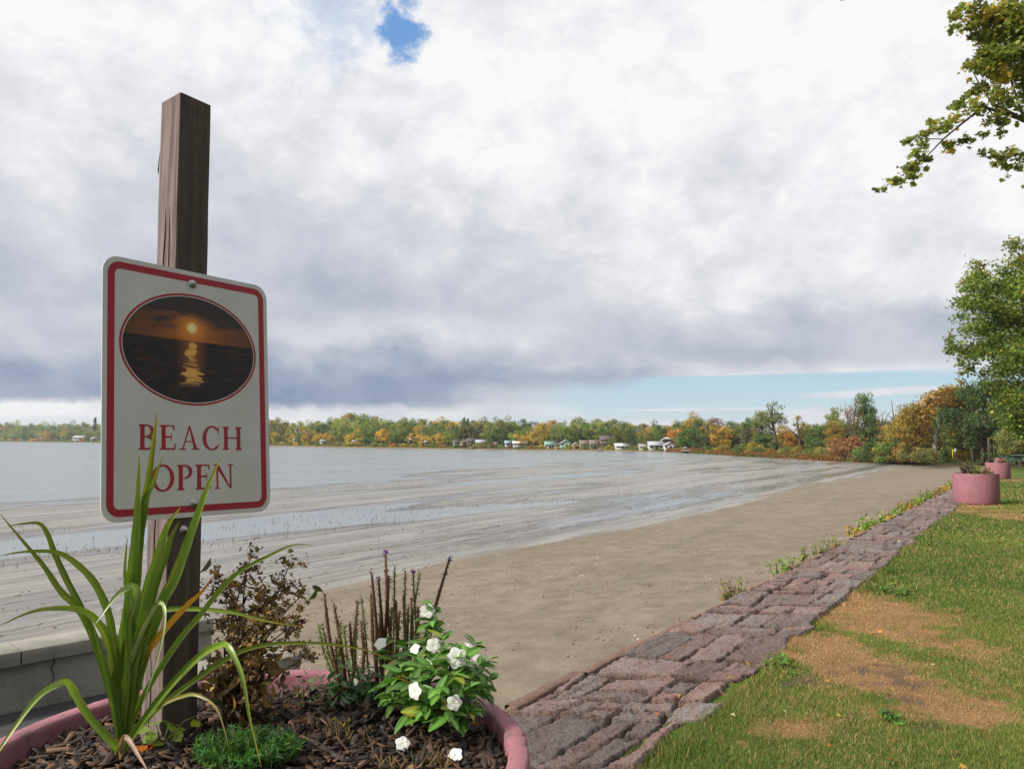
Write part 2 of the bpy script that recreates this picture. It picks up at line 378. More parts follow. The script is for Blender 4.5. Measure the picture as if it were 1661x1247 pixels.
def m_beach():
    """col.r = wetness, col.g = standing-water film, col.b = pebble amount"""
    m, t, b = mat('beach_sand', (.3,.25,.2), .9, .4)
    geo = t.new('ShaderNodeNewGeometry').outputs['Position']
    a = t.sep(t.new('ShaderNodeAttribute', attribute_name='col').outputs['Vector'])
    rot = t.mapping(geo, (1,1,1), (0,0,-math.atan2(DV[1],DV[0])))        # x now runs along the shore
    rs = t.mapping(rot, (.10,1,1)); rs2 = t.mapping(rot, (.06,1.3,1))
    fine = t.noise(geo, 38, 4, .7); mid = t.noise(geo, 2.2, 7, .62); big = t.noise(geo, .35, 5, .55)
    grit = t.voro(geo, 26); grit2 = t.voro(geo, 60)
    lines = t.noise(rs, 1.8, 7, .62, .3); lines2 = t.noise(rs2, 4.5, 6, .65, .2)
    dry = t.mix(t.smooth(mid, .3, .7), (.165,.132,.092), (.235,.195,.142))
    dry = t.mix(t.smooth(big, .4, .65, 0, .5), dry, (.155,.122,.085))
    dry = t.mix(t.smooth(fine, .48, .72, 0, .55), dry, (.12,.10,.078))
    dry = t.mix(t.smooth(t.noise(rs, 1.1, 6, .65, .5), .54, .66, 0, .38), dry, (.13,.11,.085))
    # scattered dark grains and pale shell bits
    gm = t.math('MULTIPLY', t.smooth(grit, .10, .16, 1, 0), t.smooth(t.noise(geo, 5, 3, .6), .45, .6))
    dry = t.mix(t.math('MULTIPLY', gm, .75), dry, (.07,.06,.055))
    gp = t.math('MULTIPLY', t.smooth(grit2, .05, .09, 1, 0), t.smooth(t.noise(geo, 9, 2, .6), .55, .66))
    dry = t.mix(t.math('MULTIPLY', gp, .9), dry, (.55,.52,.47))
    wet = t.mix(t.smooth(lines, .40, .60), (.16,.147,.125), (.255,.238,.21))
    wet = t.mix(t.smooth(t.noise(rs2, .9, 5, .6, .3), .48, .62, 0, .5), wet, (.235,.20,.155))
    lines3 = t.noise(t.mapping(rot, (.05,1.6,1), (0,0,.10)), 7.0, 5, .7, .4)
    dk = t.math('MULTIPLY', t.smooth(t.math('ADD', t.math('MULTIPLY', lines2, .5), t.math('MULTIPLY', lines3, .5)), .52, .60), t.smooth(mid, .25, .42))
    wet = t.mix(t.math('MULTIPLY', dk, .6), wet, (.06,.05,.035))
    wedge = t.math('ADD', a[0], t.math('MULTIPLY', t.math('SUBTRACT', lines, .5), .55))
    wf = t.smooth(wedge, .35, .62)
    c = t.mix(wf, dry, wet)
    film = t.smooth(t.math('ADD', a[1], t.math('MULTIPLY', t.math('SUBTRACT', lines3, .5), 2.3)), .46, .58)
    film = t.math('MULTIPLY', film, wf)
    film = t.math('MULTIPLY', film, t.smooth(dk, .2, .6, 1, 0))
    c = t.mix(t.math('MULTIPLY', film, .3), c, (.15,.14,.125))
    t.l.new(c, b.inputs['Base Color'])
    r0 = t.math('ADD', .95, t.math('MULTIPLY', wf, t.smooth(lines2, .3, .7, -.72, -.56)))
    r = t.math('ADD', t.math('MULTIPLY', r0, t.math('SUBTRACT', 1.0, film)), t.math('MULTIPLY', film, .10))
    t.l.new(r, b.inputs['Roughness'])
    h = t.math('ADD', t.math('MULTIPLY', fine, .25), t.math('MULTIPLY', mid, .9))
    h = t.math('ADD', h, t.math('MULTIPLY', gm, .4))
    hw = t.math('ADD', t.math('MULTIPLY', lines, .8), t.math('MULTIPLY', lines2, .5))
    h = t.math('ADD', t.math('MULTIPLY', h, t.math('SUBTRACT', 1.0, wf)), t.math('MULTIPLY', hw, t.math('MULTIPLY', wf, t.math('SUBTRACT', 1.0, film))))
    t.l.new(t.bump(h, .85, .05), b.inputs['Normal']); return m
M['beach'] = m_beach()
def m_water():
    m, t, b = mat('lake_water', (.20,.225,.23), .08, .5)
    b.inputs['IOR'].default_value = 1.33
    geo = t.new('ShaderNodeNewGeometry').outputs['Position']
    rot = t.mapping(geo, (.5,1,1), (0,0,R(-20)))
    n = t.noise(rot, 2.6, 5, .6, .3); n2 = t.noise(t.mapping(geo, (.12,.5,1)), .6, 4, .6)
    h = t.math('ADD', n, t.math('MULTIPLY', n2, .5))
    d = t.smooth(t.sep(geo)[1], 30, 90, .15, 1.0)
    bn = t.new('ShaderNodeBump'); bn.inputs['Distance'].default_value = .035; t.l.new(h, bn.inputs['Height']); t.l.new(t.math('MULTIPLY', d, .9), bn.inputs['Strength'])
    t.l.new(bn.outputs[0], b.inputs['Normal'])
    t.l.new(t.smooth(n2, .35, .65, .16, .3), b.inputs['Roughness']); return m
M['water'] = m_water()
def m_lawn():
    """col = ground colour seen between the blades"""
    m, t, b = mat('lawn_ground', (.1,.12,.03), .95, .1)
    a = t.new('ShaderNodeAttribute', attribute_name='col').outputs['Color']
    geo = t.new('ShaderNodeNewGeometry').outputs['Position']
    f = t.noise(geo, 45, 5, .7); mid = t.noise(geo, 3.5, 6, .65)
    c = t.mix(1.0, a, t.ramp(f, [(.3,(.45,.45,.45)), (.7,(1.5,1.5,1.5))]), 'MULTIPLY')
    c = t.mix(1.0, c, t.ramp(mid, [(.3,(.7,.75,.7)), (.7,(1.3,1.2,1.3))]), 'MULTIPLY')
    t.l.new(c, b.inputs['Base Color']); t.l.new(t.bump(t.math('ADD', f, mid), .8, .03), b.inputs['Normal']); return m
M['lawn'] = m_lawn()
def m_land():
    m, t, b = mat('shore_ground', (.1,.1,.04), .95, .1)
    a = t.new('ShaderNodeAttribute', attribute_name='col').outputs['Color']
    geo = t.new('ShaderNodeNewGeometry').outputs['Position']
    f = t.noise(geo, .6, 7, .7)
    c = t.mix(1.0, a, t.ramp(f, [(.3,(.6,.6,.6)), (.7,(1.35,1.35,1.35))]), 'MULTIPLY')
    t.l.new(c, b.inputs['Base Color']); return m
M['land'] = m_land()
def m_stone():
    m, t, b = mat('rough_granite', (.2,.15,.14), .6, .4)
    geo = t.new('ShaderNodeNewGeometry').outputs['Position']
    a = t.new('ShaderNodeAttribute', attribute_name='col').outputs['Color']
    n = t.noise(geo, 7, 8, .68, .4); f = t.noise(geo, 55, 4, .7); v = t.voro(geo, 70)
    c = t.mix(t.smooth(n, .36, .64), (.195,.128,.108), (.232,.198,.195))
    c = t.mix(t.smooth(t.noise(geo, 3.1, 6, .7), .55, .68, 0, .5), c, (.26,.17,.13))
    c = t.mix(t.smooth(v, .1, .25, .6, 0), c, (.46,.43,.41))
    c = t.mix(t.smooth(f, .48, .66, 0, .75), c, (.055,.045,.042))
    c = t.mix(1.0, c, a, 'MULTIPLY')
    t.l.new(c, b.inputs['Base Color']); t.l.new(t.smooth(n, .3, .7, .26, .58), b.inputs['Roughness'])
    t.l.new(t.bump(t.math('ADD', n, t.math('MULTIPLY', f, .9)), 1.0, .03), b.inputs['Normal']); return m
M['stone'] = m_stone()
def m_flat(name, c, rough=.8):
    if name not in M: M[name] = mat_vary(name, c, tuple(x*.8 for x in c), .8, rough, 0, attr=False)
    return M[name]

# ------------------------------------------------------------------ ground, beach, lake
SHORE = [(-700,716.2),(-300,716.0),(0,716.2),(160,717.6),(440,723),(600,726),(850,729.2),(1000,731.2),(1090,733),(1200,740),(1300,745.5),(1380,749.5),(1450,752),(1520,754),(1600,756),(2300,758)]
def shore_y(px):
    py = np.interp(px, [p[0] for p in SHORE], [p[1] for p in SHORE]); return 3.0*F/(py-HZ)
WZ = EYE-3.0
def beach_h(x, y):
    s = s_of(x,y); a = a_of(x,y)
    lz = lawn_z(y)
    z0 = lz - .42*(1-.85*sm(y, 20, 60))
    top = np.where(s<0, lz-.42*(1-.85*sm(y,20,60)), z0)
    flat = WZ + .035
    k = sm(s, -1, 10.5)
    z = top*(1-k) + flat*k
    # gentle lumps on dry sand
    z = z + (fbm(x*.9, y*.9, 3, 3)-.5)*.07*(1-sm(s,6,10))*sm(y,4,7)
    z = z + (fbm(x*3.4, y*3.4, 3, 13)-.5)*.05*(1-sm(s,6,9))*(1-sm(y,14,30))
    # bars and runnels of the flats, long in the shore direction
    bars = fbm(a*.035+3, s*.28, 4, 11)-.5
    fine = fbm(a*.12, s*1.6, 3, 21)-.5
    amp = sm(s, 10, 20)
    z = z + bars*.24*amp + fine*(.02*sm(s, 8, 12)+.05*sm(s,15,26))
    z = z - .035*sm(s, 22, 42) - .12*sm(s+ (fbm(a*.03, s*.1, 3, 5)-.5)*26, 38, 54)
    # the long pool
    sc = 21.0-.25*np.clip(a-8,0,30); wd = 1.9*(1-.55*sm(a,10,30))
    z = z - .09*np.exp(-((s-sc)/wd)**2)*sm(a, -12, 0)*(1-sm(a, 26, 32))
    return z
def build_beach():
    nr, nc = 620, 520
    rr = 3.0*np.exp(np.linspace(0, math.log(260/3.0), nr)); az = np.radians(np.linspace(-62, 62, nc))
    X = rr[:,None]*np.sin(az)[None,:]; Y = rr[:,None]*np.cos(az)[None,:]
    Z = beach_h(X, Y); s = s_of(X, Y); a = a_of(X, Y)
    wet = sm(s + (fbm(a*.1, s*.3, 4, 8)-.5)*2.6, 7.0, 10.0)*.9
    hgt = Z-WZ
    film = sm(hgt, .055, .0)*.6*sm(s, 8, 11) + .25*sm(fbm(a*.05, s*.5, 4, 31), .5, .7)*sm(s,8.5,12)
    # narrow sheet of seeping water along the top of the flats
    film = film + .20*sm(s,8.6,10)*(1-sm(s,13,17))*(1-sm(a,30,60))
    film = film + .42*np.exp(-((s-11.0-1.2*(fbm(a*.04, a*0, 3, 40)-.5))/1.1)**2)*sm(a, 14, 26) + .3*np.exp(-((s-14.0)/1.3)**2)*sm(a, 18, 30)
    mb = MB(); mb.grid(np.stack([X,Y,Z],-1), np.stack([wet, np.clip(film,0,1), 0*wet],-1))
    mb.build('beach', M['beach'], smooth=True, kind='structure')
build_beach()
def build_lake():
    mb = MB(); x = np.array([-2500,-600,-200,-60,0,60,200,600,2500.]); y = np.array([8,30,60,120,250,600,2500.])
    X, Y = np.meshgrid(x, y); mb.grid(np.stack([X,Y,X*0+WZ],-1)); mb.build('lake_water', M['water'], kind='structure')
build_lake()
def build_land():
    mb = MB(); px = np.linspace(-700, 2300, 600); t = np.array([0,.01,.03,.06,.12,.25,.6,1.5,4.0]); zz = np.array([-.25,.08,.2,.3,.6,1.2,4.2,5.0,6.0])
    yS = shore_y(px); yS = yS*(1+.012*(vnoise(px*.05, px*0, 3)-.5))
    Y = yS[None,:]*(1+t[:,None]); X = (px[None,:]-W0/2)/F*Y
    rise = np.interp(px, [0,900,1300,1500,1700], [2.2,1.3,.9,.6,.6])
    Z = WZ + zz[:,None]*rise[None,:]
    n = vnoise(X*.08, Y*.08, 9)
    c0 = np.array([.22,.10,.035]); c1 = np.array([.09,.11,.025]); c2 = np.array([.05,.06,.02])
    k = np.clip(t*25,0,1)[:,None,None]; kk = np.clip((t-.06)*8,0,1)[:,None,None]
    C = (c0*(1-k)+c1*k)*(1-kk)+c2*kk; C = C*(.7+.6*n[...,None])
    mb.grid(np.stack([X,Y,Z],-1), C); mb.build('far_shore_ground', M['land'], smooth=True, kind='structure')
build_land()
# lawn ------------------------------------------------
def gp(px, py):
    """lawn point at a photo pixel"""
    y = 1.57*F/(py-HZ-.0145*F); return ((px-W0/2)/F*y, y)
DEAD = [(1400,1085,.95,.85),(1270,1170,.45,.4),(1390,985,.7,1.4),(1520,1140,.6,.4),(1330,1040,.45,.7),(1480,1030,.6,.8)]
def dead_mask(x, y):
    m = np.zeros(np.shape(x))
    for (px, py, rx, ry) in DEAD:
        cx, cy = gp(px, py); m = np.maximum(m, np.exp(-((x-cx)/rx)**2-((y-cy)/ry)**2))
    n = fbm(x*1.6, y*1.6, 4, 50)
    far = sm(fbm(x*.5+4, y*.22, 3, 61), .52, .68)*.8*sm(y, 9, 14)
    edge = np.exp(-((s_of(x,y)+1.1)/.35)**2)*.25
    return np.clip(sm(m*.85 + (n-.5)*1.3 + (fbm(x*9, y*9, 3, 51)-.5)*.8, .30, .85)*.95 + far*sm(n,.35,.6) + edge*0, 0, 1)
def bare_mask(x, y):
    m = np.zeros(np.shape(x))
    for (px, py, rx, ry) in [(1420,1090,.35,.42),(1500,1165,.3,.12),(1310,1100,.22,.2),(1465,1125,.35,.15),(1380,1180,.2,.08)]:
        cx, cy = gp(px, py); m = np.maximum(m, np.exp(-((x-cx)/rx)**2-((y-cy)/ry)**2))
    return sm(m*.75 + (fbm(x*8, y*8, 4, 77)-.5)*2.0, .42, .95)*.7
G1, G2, DB, BR = np.array([.060,.106,.019]), np.array([.122,.158,.030]), np.array([.30,.178,.086]), np.array([.10,.075,.055])
def lawn_col(x, y):
    d = dead_mask(x,y)[...,None]; b = bare_mask(x,y)[...,None]; g = fbm(x*.7, y*.5, 4, 90)[...,None]
    g = np.clip((g-.3)/.4,0,1); c = G1*(1-g)+G2*g
    c = c*(1-d)+DB*d; return c*(1-b)+BR*b
def build_lawn():
    nr, nc = 420, 420
    rr = 1.0*np.exp(np.linspace(0, math.log(135), nr)); az = np.radians(np.linspace(-25, 88, nc))
    X = rr[:,None]*np.sin(az)[None,:]; Y = rr[:,None]*np.cos(az)[None,:]
    Z = lawn_z(Y) + (fbm(X*.8, Y*.8, 3, 4)-.5)*.05
    s = s_of(X, Y); mk = (s[:-1,:-1] < -.80)&(s[1:,1:] < -.80)
    # the far beach path cuts in: the lawn ends where the sand comes round
    mk &= ~((s[:-1,:-1] > -9) & (Y[:-1,:-1] > 78))
    mb = MB(); mb.grid(np.stack([X,Y,Z],-1), lawn_col(X,Y), mask=mk); mb.build('lawn', M['lawn'], smooth=True, kind='structure')
build_lawn()
def blades(n, X, Y, Z, H, wd, colr, lean=.6, cross=True):
    """n grass blades as bent two-triangle strips"""
    th = rng.uniform(0, 2*math.pi, n); ld = rng.uniform(0, 2*math.pi, n); L = H*rng.uniform(.1, lean, n)
    wx, wy = np.cos(th)*wd/2, np.sin(th)*wd/2; lx, ly = np.cos(ld)*L, np.sin(ld)*L
    V = np.zeros((n,5,3))
    V[:,0] = np.stack([X-wx, Y-wy, Z-.005],-1); V[:,1] = np.stack([X+wx, Y+wy, Z-.005],-1)
    V[:,2] = np.stack([X+wx*.8+lx*.35, Y+wy*.8+ly*.35, Z+H*.6],-1); V[:,3] = np.stack([X-wx*.8+lx*.35, Y-wy*.8+ly*.35, Z+H*.6],-1)
    V[:,4] = np.stack([X+lx, Y+ly, Z+H],-1)
    b = np.arange(n)[:,None]*5
    return V, b+np.array([[0,1,2,3]]), b+np.array([[3,2,4]]), np.repeat(colr, 5, 0)
def grass_on_lawn():
    mb = MB()
    for (y0, y1, dens, h, w) in [(3.2,5.2,8500,.022,.003),(5.2,8,4600,.023,.0045),(8,13,1900,.027,.008),(13,22,520,.034,.015),(22,42,90,.05,.035)]:
        x0 = -.6; x1 = .70*y1+.6
        n = int((x1-x0)*(y1-y0)*dens); X = rng.uniform(x0,x1,n); Y = rng.uniform(y0,y1,n)
        s = s_of(X,Y); e = -.87+.12*(vnoise(a_of(X,Y)*2.2, X*0, 5)-.5)*2
        k = (s < e)&(X < .69*Y+.3)&(X > .05*Y-.4)
        d = dead_mask(X,Y); b = bare_mask(X,Y); k &= rng.uniform(0,1,n) > np.maximum(b*.93, d*.35)
        X,Y,d,s = X[k],Y[k],d[k],s[k]; n = len(X)
        pn = fbm(X*5, Y*5, 3, 33)
        c = lawn_col(X,Y)*rng.uniform(.75,1.5,(n,1))*np.stack([rng.uniform(.8,1.25,n)]+[np.ones(n)]*2,-1)
        straw = rng.uniform(0,1,n) < .16+.25*d+.25*sm(fbm(X*1.1+9,Y*.9,3,44),.5,.65); c[straw] = np.array([.34,.24,.11])*rng.uniform(.6,1.2,(straw.sum(),1))
        H = h*rng.uniform(.5,1.4,n)*(.55+.95*pn)*(1-.45*d)*(1+.9*np.exp(-((s+.98)/.12)**2)); Z = lawn_z(Y)+(fbm(X*.8, Y*.8, 3, 4)-.5)*.05
        V,f4,f3,C = blades(n, X, Y, Z, H, w*rng.uniform(.7,1.3,n), c*1.25, 1.1)
        V = V.reshape(-1,3); base = mb.n; mb.add(V, f4, C)
        mb.loops.append((f3+base).ravel()); mb.cnt.append(np.full(n,3)); mb.m.append(np.zeros(n,int))
    mb.build('grass', M['grass'], label='short green lawn grass with straw coloured dead patches', cat='grass', kind='stuff')
grass_on_lawn()
# ------------------------------------------------------------------ stone edging beside the lawn
def build_stones():
    root = thing('stone_retaining_wall', 'long low retaining wall topped with rough purple grey granite blocks between beach and lawn', 'stone wall')
    r = np.random.default_rng(12)
    def strip(a0, a1, da, dw, mb):
        na, nw = int((a1-a0)/da), int(1.02/dw)
        A = np.linspace(a0,a1,na)[:,None]+np.zeros((1,nw)); Wd = np.linspace(0,1.0,nw)[None,:]+np.zeros((na,1))   # w: 0 beach edge, 1 lawn edge
        wa = A - .62*Wd + .16*(fbm(A*1.1, Wd*1.5, 3, 2)-.5)
        wb = wa + .15*np.sin(wa*2.3)+.10*np.sin(wa*5.1+1)           # uneven course lengths
        ww = Wd + .10*(fbm(A*.9+5, Wd*2, 3, 6)-.5)
        row = np.floor(wb/.60); fr = wb/.60-row
        k = 3+np.floor(h2(row, row*0, 2)*2.6)
        off = (h2(row, row*0+9, 5)-.5)*.2
        uu = np.clip(ww+off, 0, .999); uu = uu+.10*np.sin(uu*6.28+row*2.1)*(uu*(1-uu)*4)
        u = np.clip(uu,0,.999)*k; cidx = np.floor(u); fc = u-cidx
        spl = 1+np.floor(h2(row, cidx, 8)*1.35); v = fr*spl; sidx = np.floor(v); fs = v-sidx
        lw = 1.0/k; ll = .60/spl
        dj = np.minimum(np.minimum(fc,1-fc)*lw, np.minimum(fs,1-fs)*ll*.8)
        dmain = np.minimum(fr,1-fr)*.55
        idn = h2(row*3+sidx, cidx*5, 12); idt = h2(row*3+sidx, cidx*5, 14)-.5; idu = h2(row*3+sidx, cidx*5, 15)-.5
        gap = .004+.022*h2(row, cidx+sidx, 17)*vnoise(A*3, Wd*4, 19)
        jn = (fbm(A*11, Wd*11, 3, 20)-.5)*.035
        joint = (1-sm(dj + jn, gap*.3, gap+.010))*np.clip(vnoise(A*2.3, Wd*3.1, 27)*2.6-.3, .15, 1)
        jm = 1-sm(dmain + jn*.6, .010, .026)
        h = .018*idn + .035*idt*(fs-.5) + .045*idu*(fc-.5)
        gr = fbm(A*3-Wd*2, Wd*26, 4, 23)-.5
        h = h + gr*.014 + (fbm(A*30, Wd*30, 4, 29)-.5)*.022
        stp = fbm(A*2.2, Wd*4, 3, 37)*5; h = h - (np.floor(stp)+sm(stp-np.floor(stp), .8, 1))*.010 + .025
        crk = np.abs(fbm(A*1.6-Wd, Wd*9, 4, 57)-.5); h = h - (1-sm(crk, .0, .018))*.012
        joint = np.maximum(joint, .95*jm)
        h = h - joint*(.045+.05*h2(row,cidx,33)) - jm*.03
        edge = .95+.10*(vnoise(A*1.9, A*0, 41)-.5)+.09*(h2(row, row*0, 44)-.5)+.03*(vnoise(A*9, A*0, 42)-.5)
        h = np.where(Wd>edge, h-.09, h)
        h = h - .12*(Wd<.02)
        X = P0[0]+A*DV[0]-Wd*NV[0]*1.0; Y = P0[1]+A*DV[1]-Wd*NV[1]*1.0
        Z = lawn_z(Y) + .02 + h + .02*(1-Wd)
        tone = (.62+.55*h2(row*3+sidx, cidx*7, 50))*np.clip(.75+.5*fbm(A*.9, Wd*2, 3, 58), .7, 1.2)
        pk = h2(row*3+sidx, cidx*7, 53)
        C = np.stack([tone*(.95+.28*pk), tone*(1-.04*pk), tone*(1.0-.14*pk)],-1)*(1-.85*joint[...,None])
        mb.grid(np.stack([X,Y,Z],-1), C)
    mb = MB(); strip(-3.0, 9, .011, .011, mb); strip(9, 25, .03, .02, mb); strip(25, 60, .08, .04, mb)
    mb.build('stone_top', M['stone'], root)
    # thin upright edging on the beach side
    mb = MB(); a = -2.4
    while a < 45:
        L = r.uniform(.35, 1.15); n = max(6, int(L/.05)); t0 = r.uniform(.05,.09); top=r.uniform(.02,.06); out = r.uniform(-.015,.02)
        V = np.zeros((n+1, 7, 3)); 
        for i in range(n+1):
            aa = a+L*.985*i/n; nz = lambda q: (float(fbm(aa*16+q, q*3.3, 3, 60))-.5)
            zt = top+.035*nz(1); e = .5*(1-abs(2*i/n-1)**8)
            prof = [(-.01,-.45),(.0+.02*nz(2),-.12),(.002+.02*nz(3), zt-.008),(.010+.01*nz(4),zt+.006*nz(7)),(t0*.85,zt+.018*nz(5)),(t0+.016*nz(6),zt-.012),(t0+.01,-.12)]
            for j,(w,z) in enumerate(prof):
                p = wp(aa, out+t0*.75-w); V[i,j] = (p[0], p[1], float(lawn_z(p[1]))+z)
        tone = r.uniform(.7,1.15); mb.grid(V, (tone*1.35, tone*.95, tone*.62))
        a += L
    mb.build('edging', M['stone'], root)
build_stones()
def stone_verge():
    """grass and gold litter along the beach foot of the wall"""
    pass
# ------------------------------------------------------------------ paved corner and concrete wall
def build_corner():
    mb = MB(); z = lambda x,y: float(lawn_z(y))+.004
    pts = [(-9,-3),(2.2,-3),(.1,3.0),(-.55,4.0),(-1.3,5.2),(-2.2,5.7),(-7.0,.7)]
    top = [(x,y,z(x,y)) for x,y in pts]; n = len(pts); mb.poly(top)
    for i in range(n):
        a, b = pts[i], pts[(i+1)%n]; mb.poly([(a[0],a[1],z(*a)-1.2),(b[0],b[1],z(*b)-1.2),(b[0],b[1],z(*b)),(a[0],a[1],z(*a))])
    mb.build('paved_terrace', M['asphalt'], kind='structure')
    # wall: front top edge from (-3.07,4.70) to (-2.14,5.66)
    root = thing('concrete_wall', 'low weathered concrete wall with thick capping behind the near pink planter', 'wall')
    d = Vector((.93,.96,0)).normalized(); nn = Vector((-d.y, d.x, 0)); o = Vector((-2.12,5.68,0))
    def block(mb, t0, t1, f0, f1, z0, z1, seg=24):
        # subdivided box along the wall with tiny unevenness
        V = np.zeros((seg+1, 8, 3)); prof = [(f0,z0),(f0,z0+.5*(z1-z0)),(f0,z1-.008),(f0+.008,z1),(f1-.008,z1),(f1,z1-.008),(f1,z0+.5*(z1-z0)),(f1,z0)]
        for i in range(seg+1):
            t = t0+(t1-t0)*i/seg
            for j,(f,zz) in enumerate(prof):
                q = o+d*t+nn*(f+.004*(float(vnoise(t*9+j, j*1.7, 5))-.5)); V[i,j] = (q.x,q.y,zz+.005*(float(vnoise(t*7, j*3.1, 8))-.5))
        mb.grid(V)
        for i in (0,seg): mb.poly([tuple(V[i,j]) for j in (range(8) if i==0 else range(7,-1,-1))])
    TZ = EYE-1.27
    mb = MB(); block(mb, -6.2, .0, .035, .26, -.6, TZ-.085, 60); mb.build('wall_body', M['concrete'], root)
    mb = MB(); t = -6.2
    for L in (2.1, 1.55, 1.35, 1.2): block(mb, t+.004, t+L-.004, .0, .30, TZ-.083, TZ, 20); t += L
    mb.build('capping', M['concrete'], root)
    mb = MB()
    for (t0, dz) in ((-1.02,.22),(-2.9,.3)):
        p = o+d*t0+nn*.031; zb = TZ-.09; P = []
        for i in range(9):
            P.append((p+d*(.010*math.sin(i*1.9)+.02*(float(vnoise(i*2.3,t0,3))-.5)), zb-dz*i/8))
        mb.tube([(q.x,q.y,zz) for q,zz in P], [.003,.0025,.003,.0022,.0026,.002,.0018,.0014,.0008], 5)
    mb.build('crack', M['crack'], root)
    # the lower end block toward the sand
    r2 = thing('concrete_step', 'low concrete end block beside the sand, right of the capped wall', 'step')
    o2 = Vector((-1.42,5.37,0)); o = o2
    mb = MB(); block(mb, -.75, 0, .0, .34, -.6, EYE-1.44, 14); mb.build('block', M['concrete'], r2)
build_corner()

# ------------------------------------------------------------------ leaves, trees
def rot_basis(n, up_bias=.5):
    """random leaf frames: returns (u, v) tangent vectors"""
    nrm = rng.normal(size=(n,3)); nrm[:,2] = np.abs(nrm[:,2])+up_bias; nrm /= np.linalg.norm(nrm,axis=1,keepdims=True)
    t = rng.normal(size=(n,3)); u = t-(t*nrm).sum(1,keepdims=True)*nrm; u /= np.linalg.norm(u,axis=1,keepdims=True)
    return u, np.cross(nrm,u), nrm
OVAL = np.array([(-.5,0),(-.2,.22),(.15,.24),(.5,0),(.15,-.24),(-.2,-.22)])
MAPLE = np.array([(-.5,0),(-.22,.12),(-.28,.42),(-.02,.24),(.12,.5),(.2,.18),(.55,.0),(.2,-.18),(.12,-.5),(-.02,-.24),(-.28,-.42),(-.22,-.12)])
RAG = np.array([(-.5,-.1),(-.25,.4),(0,.18),(.3,.5),(.5,.05),(.2,-.15),(.1,-.5),(-.2,-.2)])
def leaves(mb, P, size, C, shape=OVAL, up=.5, m=0, droop=.12):
    n = len(P)
    if n == 0: return
    u, v, nr = rot_basis(n, up); size = np.broadcast_to(size, (n,))
    S = shape; V = P[:,None,:]+ (u[:,None,:]*S[None,:,0,None]+v[:,None,:]*S[None,:,1,None])*size[:,None,None]
    V = V - nr[:,None,:]*(np.abs(S[None,:,1,None])*droop*2)*size[:,None,None]
    k = len(S); f = np.arange(n)[:,None]*k+np.arange(k)[None,:]
    mb.add(V.reshape(-1,3), f, np.repeat(C, k, 0), m)
def clump_tree(seed, K, nleaf, lsize, rxy=.36, zc=.62, rz=.38, cr=.12, sparse=0, trunk=.022, shape=RAG, lean=0, limb=.007, flat=1.0, shell=.55):
    """unit-high broadleaf tree: trunk+limbs mesh builder and crown mesh builder"""
    r = np.random.default_rng(seed); tb = MB(); cb = MB()
    tp = [Vector((0,0,-.02)), Vector((.01+lean*.3,0,.18)), Vector((-.01+lean*.7,.01,.4)), Vector((lean,.0,.62)), Vector((lean*1.1+.02,0,.82))]
    tb.tube(tp, [trunk*1.25, trunk, trunk*.75, trunk*.45, trunk*.15], 7)
    cs = []
    for i in range(K):
        for _ in range(50):
            q = r.normal(size=3); q /= np.linalg.norm(q); rad = r.uniform(shell,1.0)*(.75+.5*vnoise(q[0]*2+seed, q[2]*2+q[1], seed))
            p = np.array([q[0]*rxy*rad+lean, q[1]*rxy*rad, zc+q[2]*rz*rad])
            if p[2] < .14: continue
            if all(np.linalg.norm(p-c) > cr*.75 for c in cs): break
        cs.append(p)
    for c in cs:
        zt = min(.8, max(.14, c[2]-.25-abs(c[0])*.3)); b0 = Vector((lean*zt/.62, 0, zt)); c_ = Vector(c)
        mid = b0.lerp(c_, .5)+Vector((0,0,-.03+.05*r.uniform()))
        tb.tube([b0, mid, c_], [limb*1.6, limb, limb*.3], 4, cap=False)
        for _ in range(3):
            e = c_+Vector(r.normal(size=3)*cr*.8); tb.tube([mid.lerp(c_,.6), e], [limb*.5, limb*.12], 3, cap=False)
        m_ = int(nleaf/K*r.uniform(.6,1.5)*(1-sparse*r.uniform()))
        d = r.normal(size=(m_,3)); d /= np.linalg.norm(d,axis=1,keepdims=True); rr = cr*r.uniform(.7,1.35)*r.uniform(.25,1.0,(m_,1))**.6
        P = c + d*rr*np.array([1.15,1.15,.75*flat])
        hue = r.normal()*.10; tone = r.uniform(.72,1.28)
        C = np.stack([tone*(1+hue+r.normal(size=m_)*.12), tone*(1+r.normal(size=m_)*.08), tone*np.ones(m_)],-1)*r.uniform(.7,1.3,(m_,1))
        leaves(cb, P, lsize*r.uniform(.6,1.4,m_), C, shape)
    return tb, cb
def conifer(seed, n, lsize, rad=.17):
    r = np.random.default_rng(seed); tb = MB(); cb = MB(); tb.tube([(0,0,-.02),(0,0,.5),(0,0,.98)], [.018,.01,.002], 6)
    L = 24
    for i in range(L):
        z = .12+.86*i/L; R_ = rad*(1-z)**.8*(1.1+.35*math.sin(i*2.3))+.012
        for j in range(7):
            a = j*.9+i*1.3+r.uniform(-.3,.3); q = R_*r.uniform(.7,1.15)
            m_ = max(3,int(n/(L*7)*(.3+q/rad)))
            tt = r.uniform(.15,1,m_); P = np.stack([np.cos(a)*q*tt, np.sin(a)*q*tt, z-.05*tt*q/rad],-1)+r.normal(size=(m_,3))*.012
            C = np.ones((m_,3))*r.uniform(.6,1.35,(m_,1)); leaves(cb, P, lsize*r.uniform(.7,1.3,m_), C, RAG)
    return tb, cb
GREEN=(.095,.135,.04); DKG=(.05,.082,.03); YG=(.155,.18,.045); GOLD=(.33,.225,.04); ORG=(.30,.15,.04); RUST=(.20,.10,.05); OLV=(.15,.145,.05); MAUVE=(.13,.09,.075); CON=(.028,.05,.03); AMB=(.235,.165,.04)
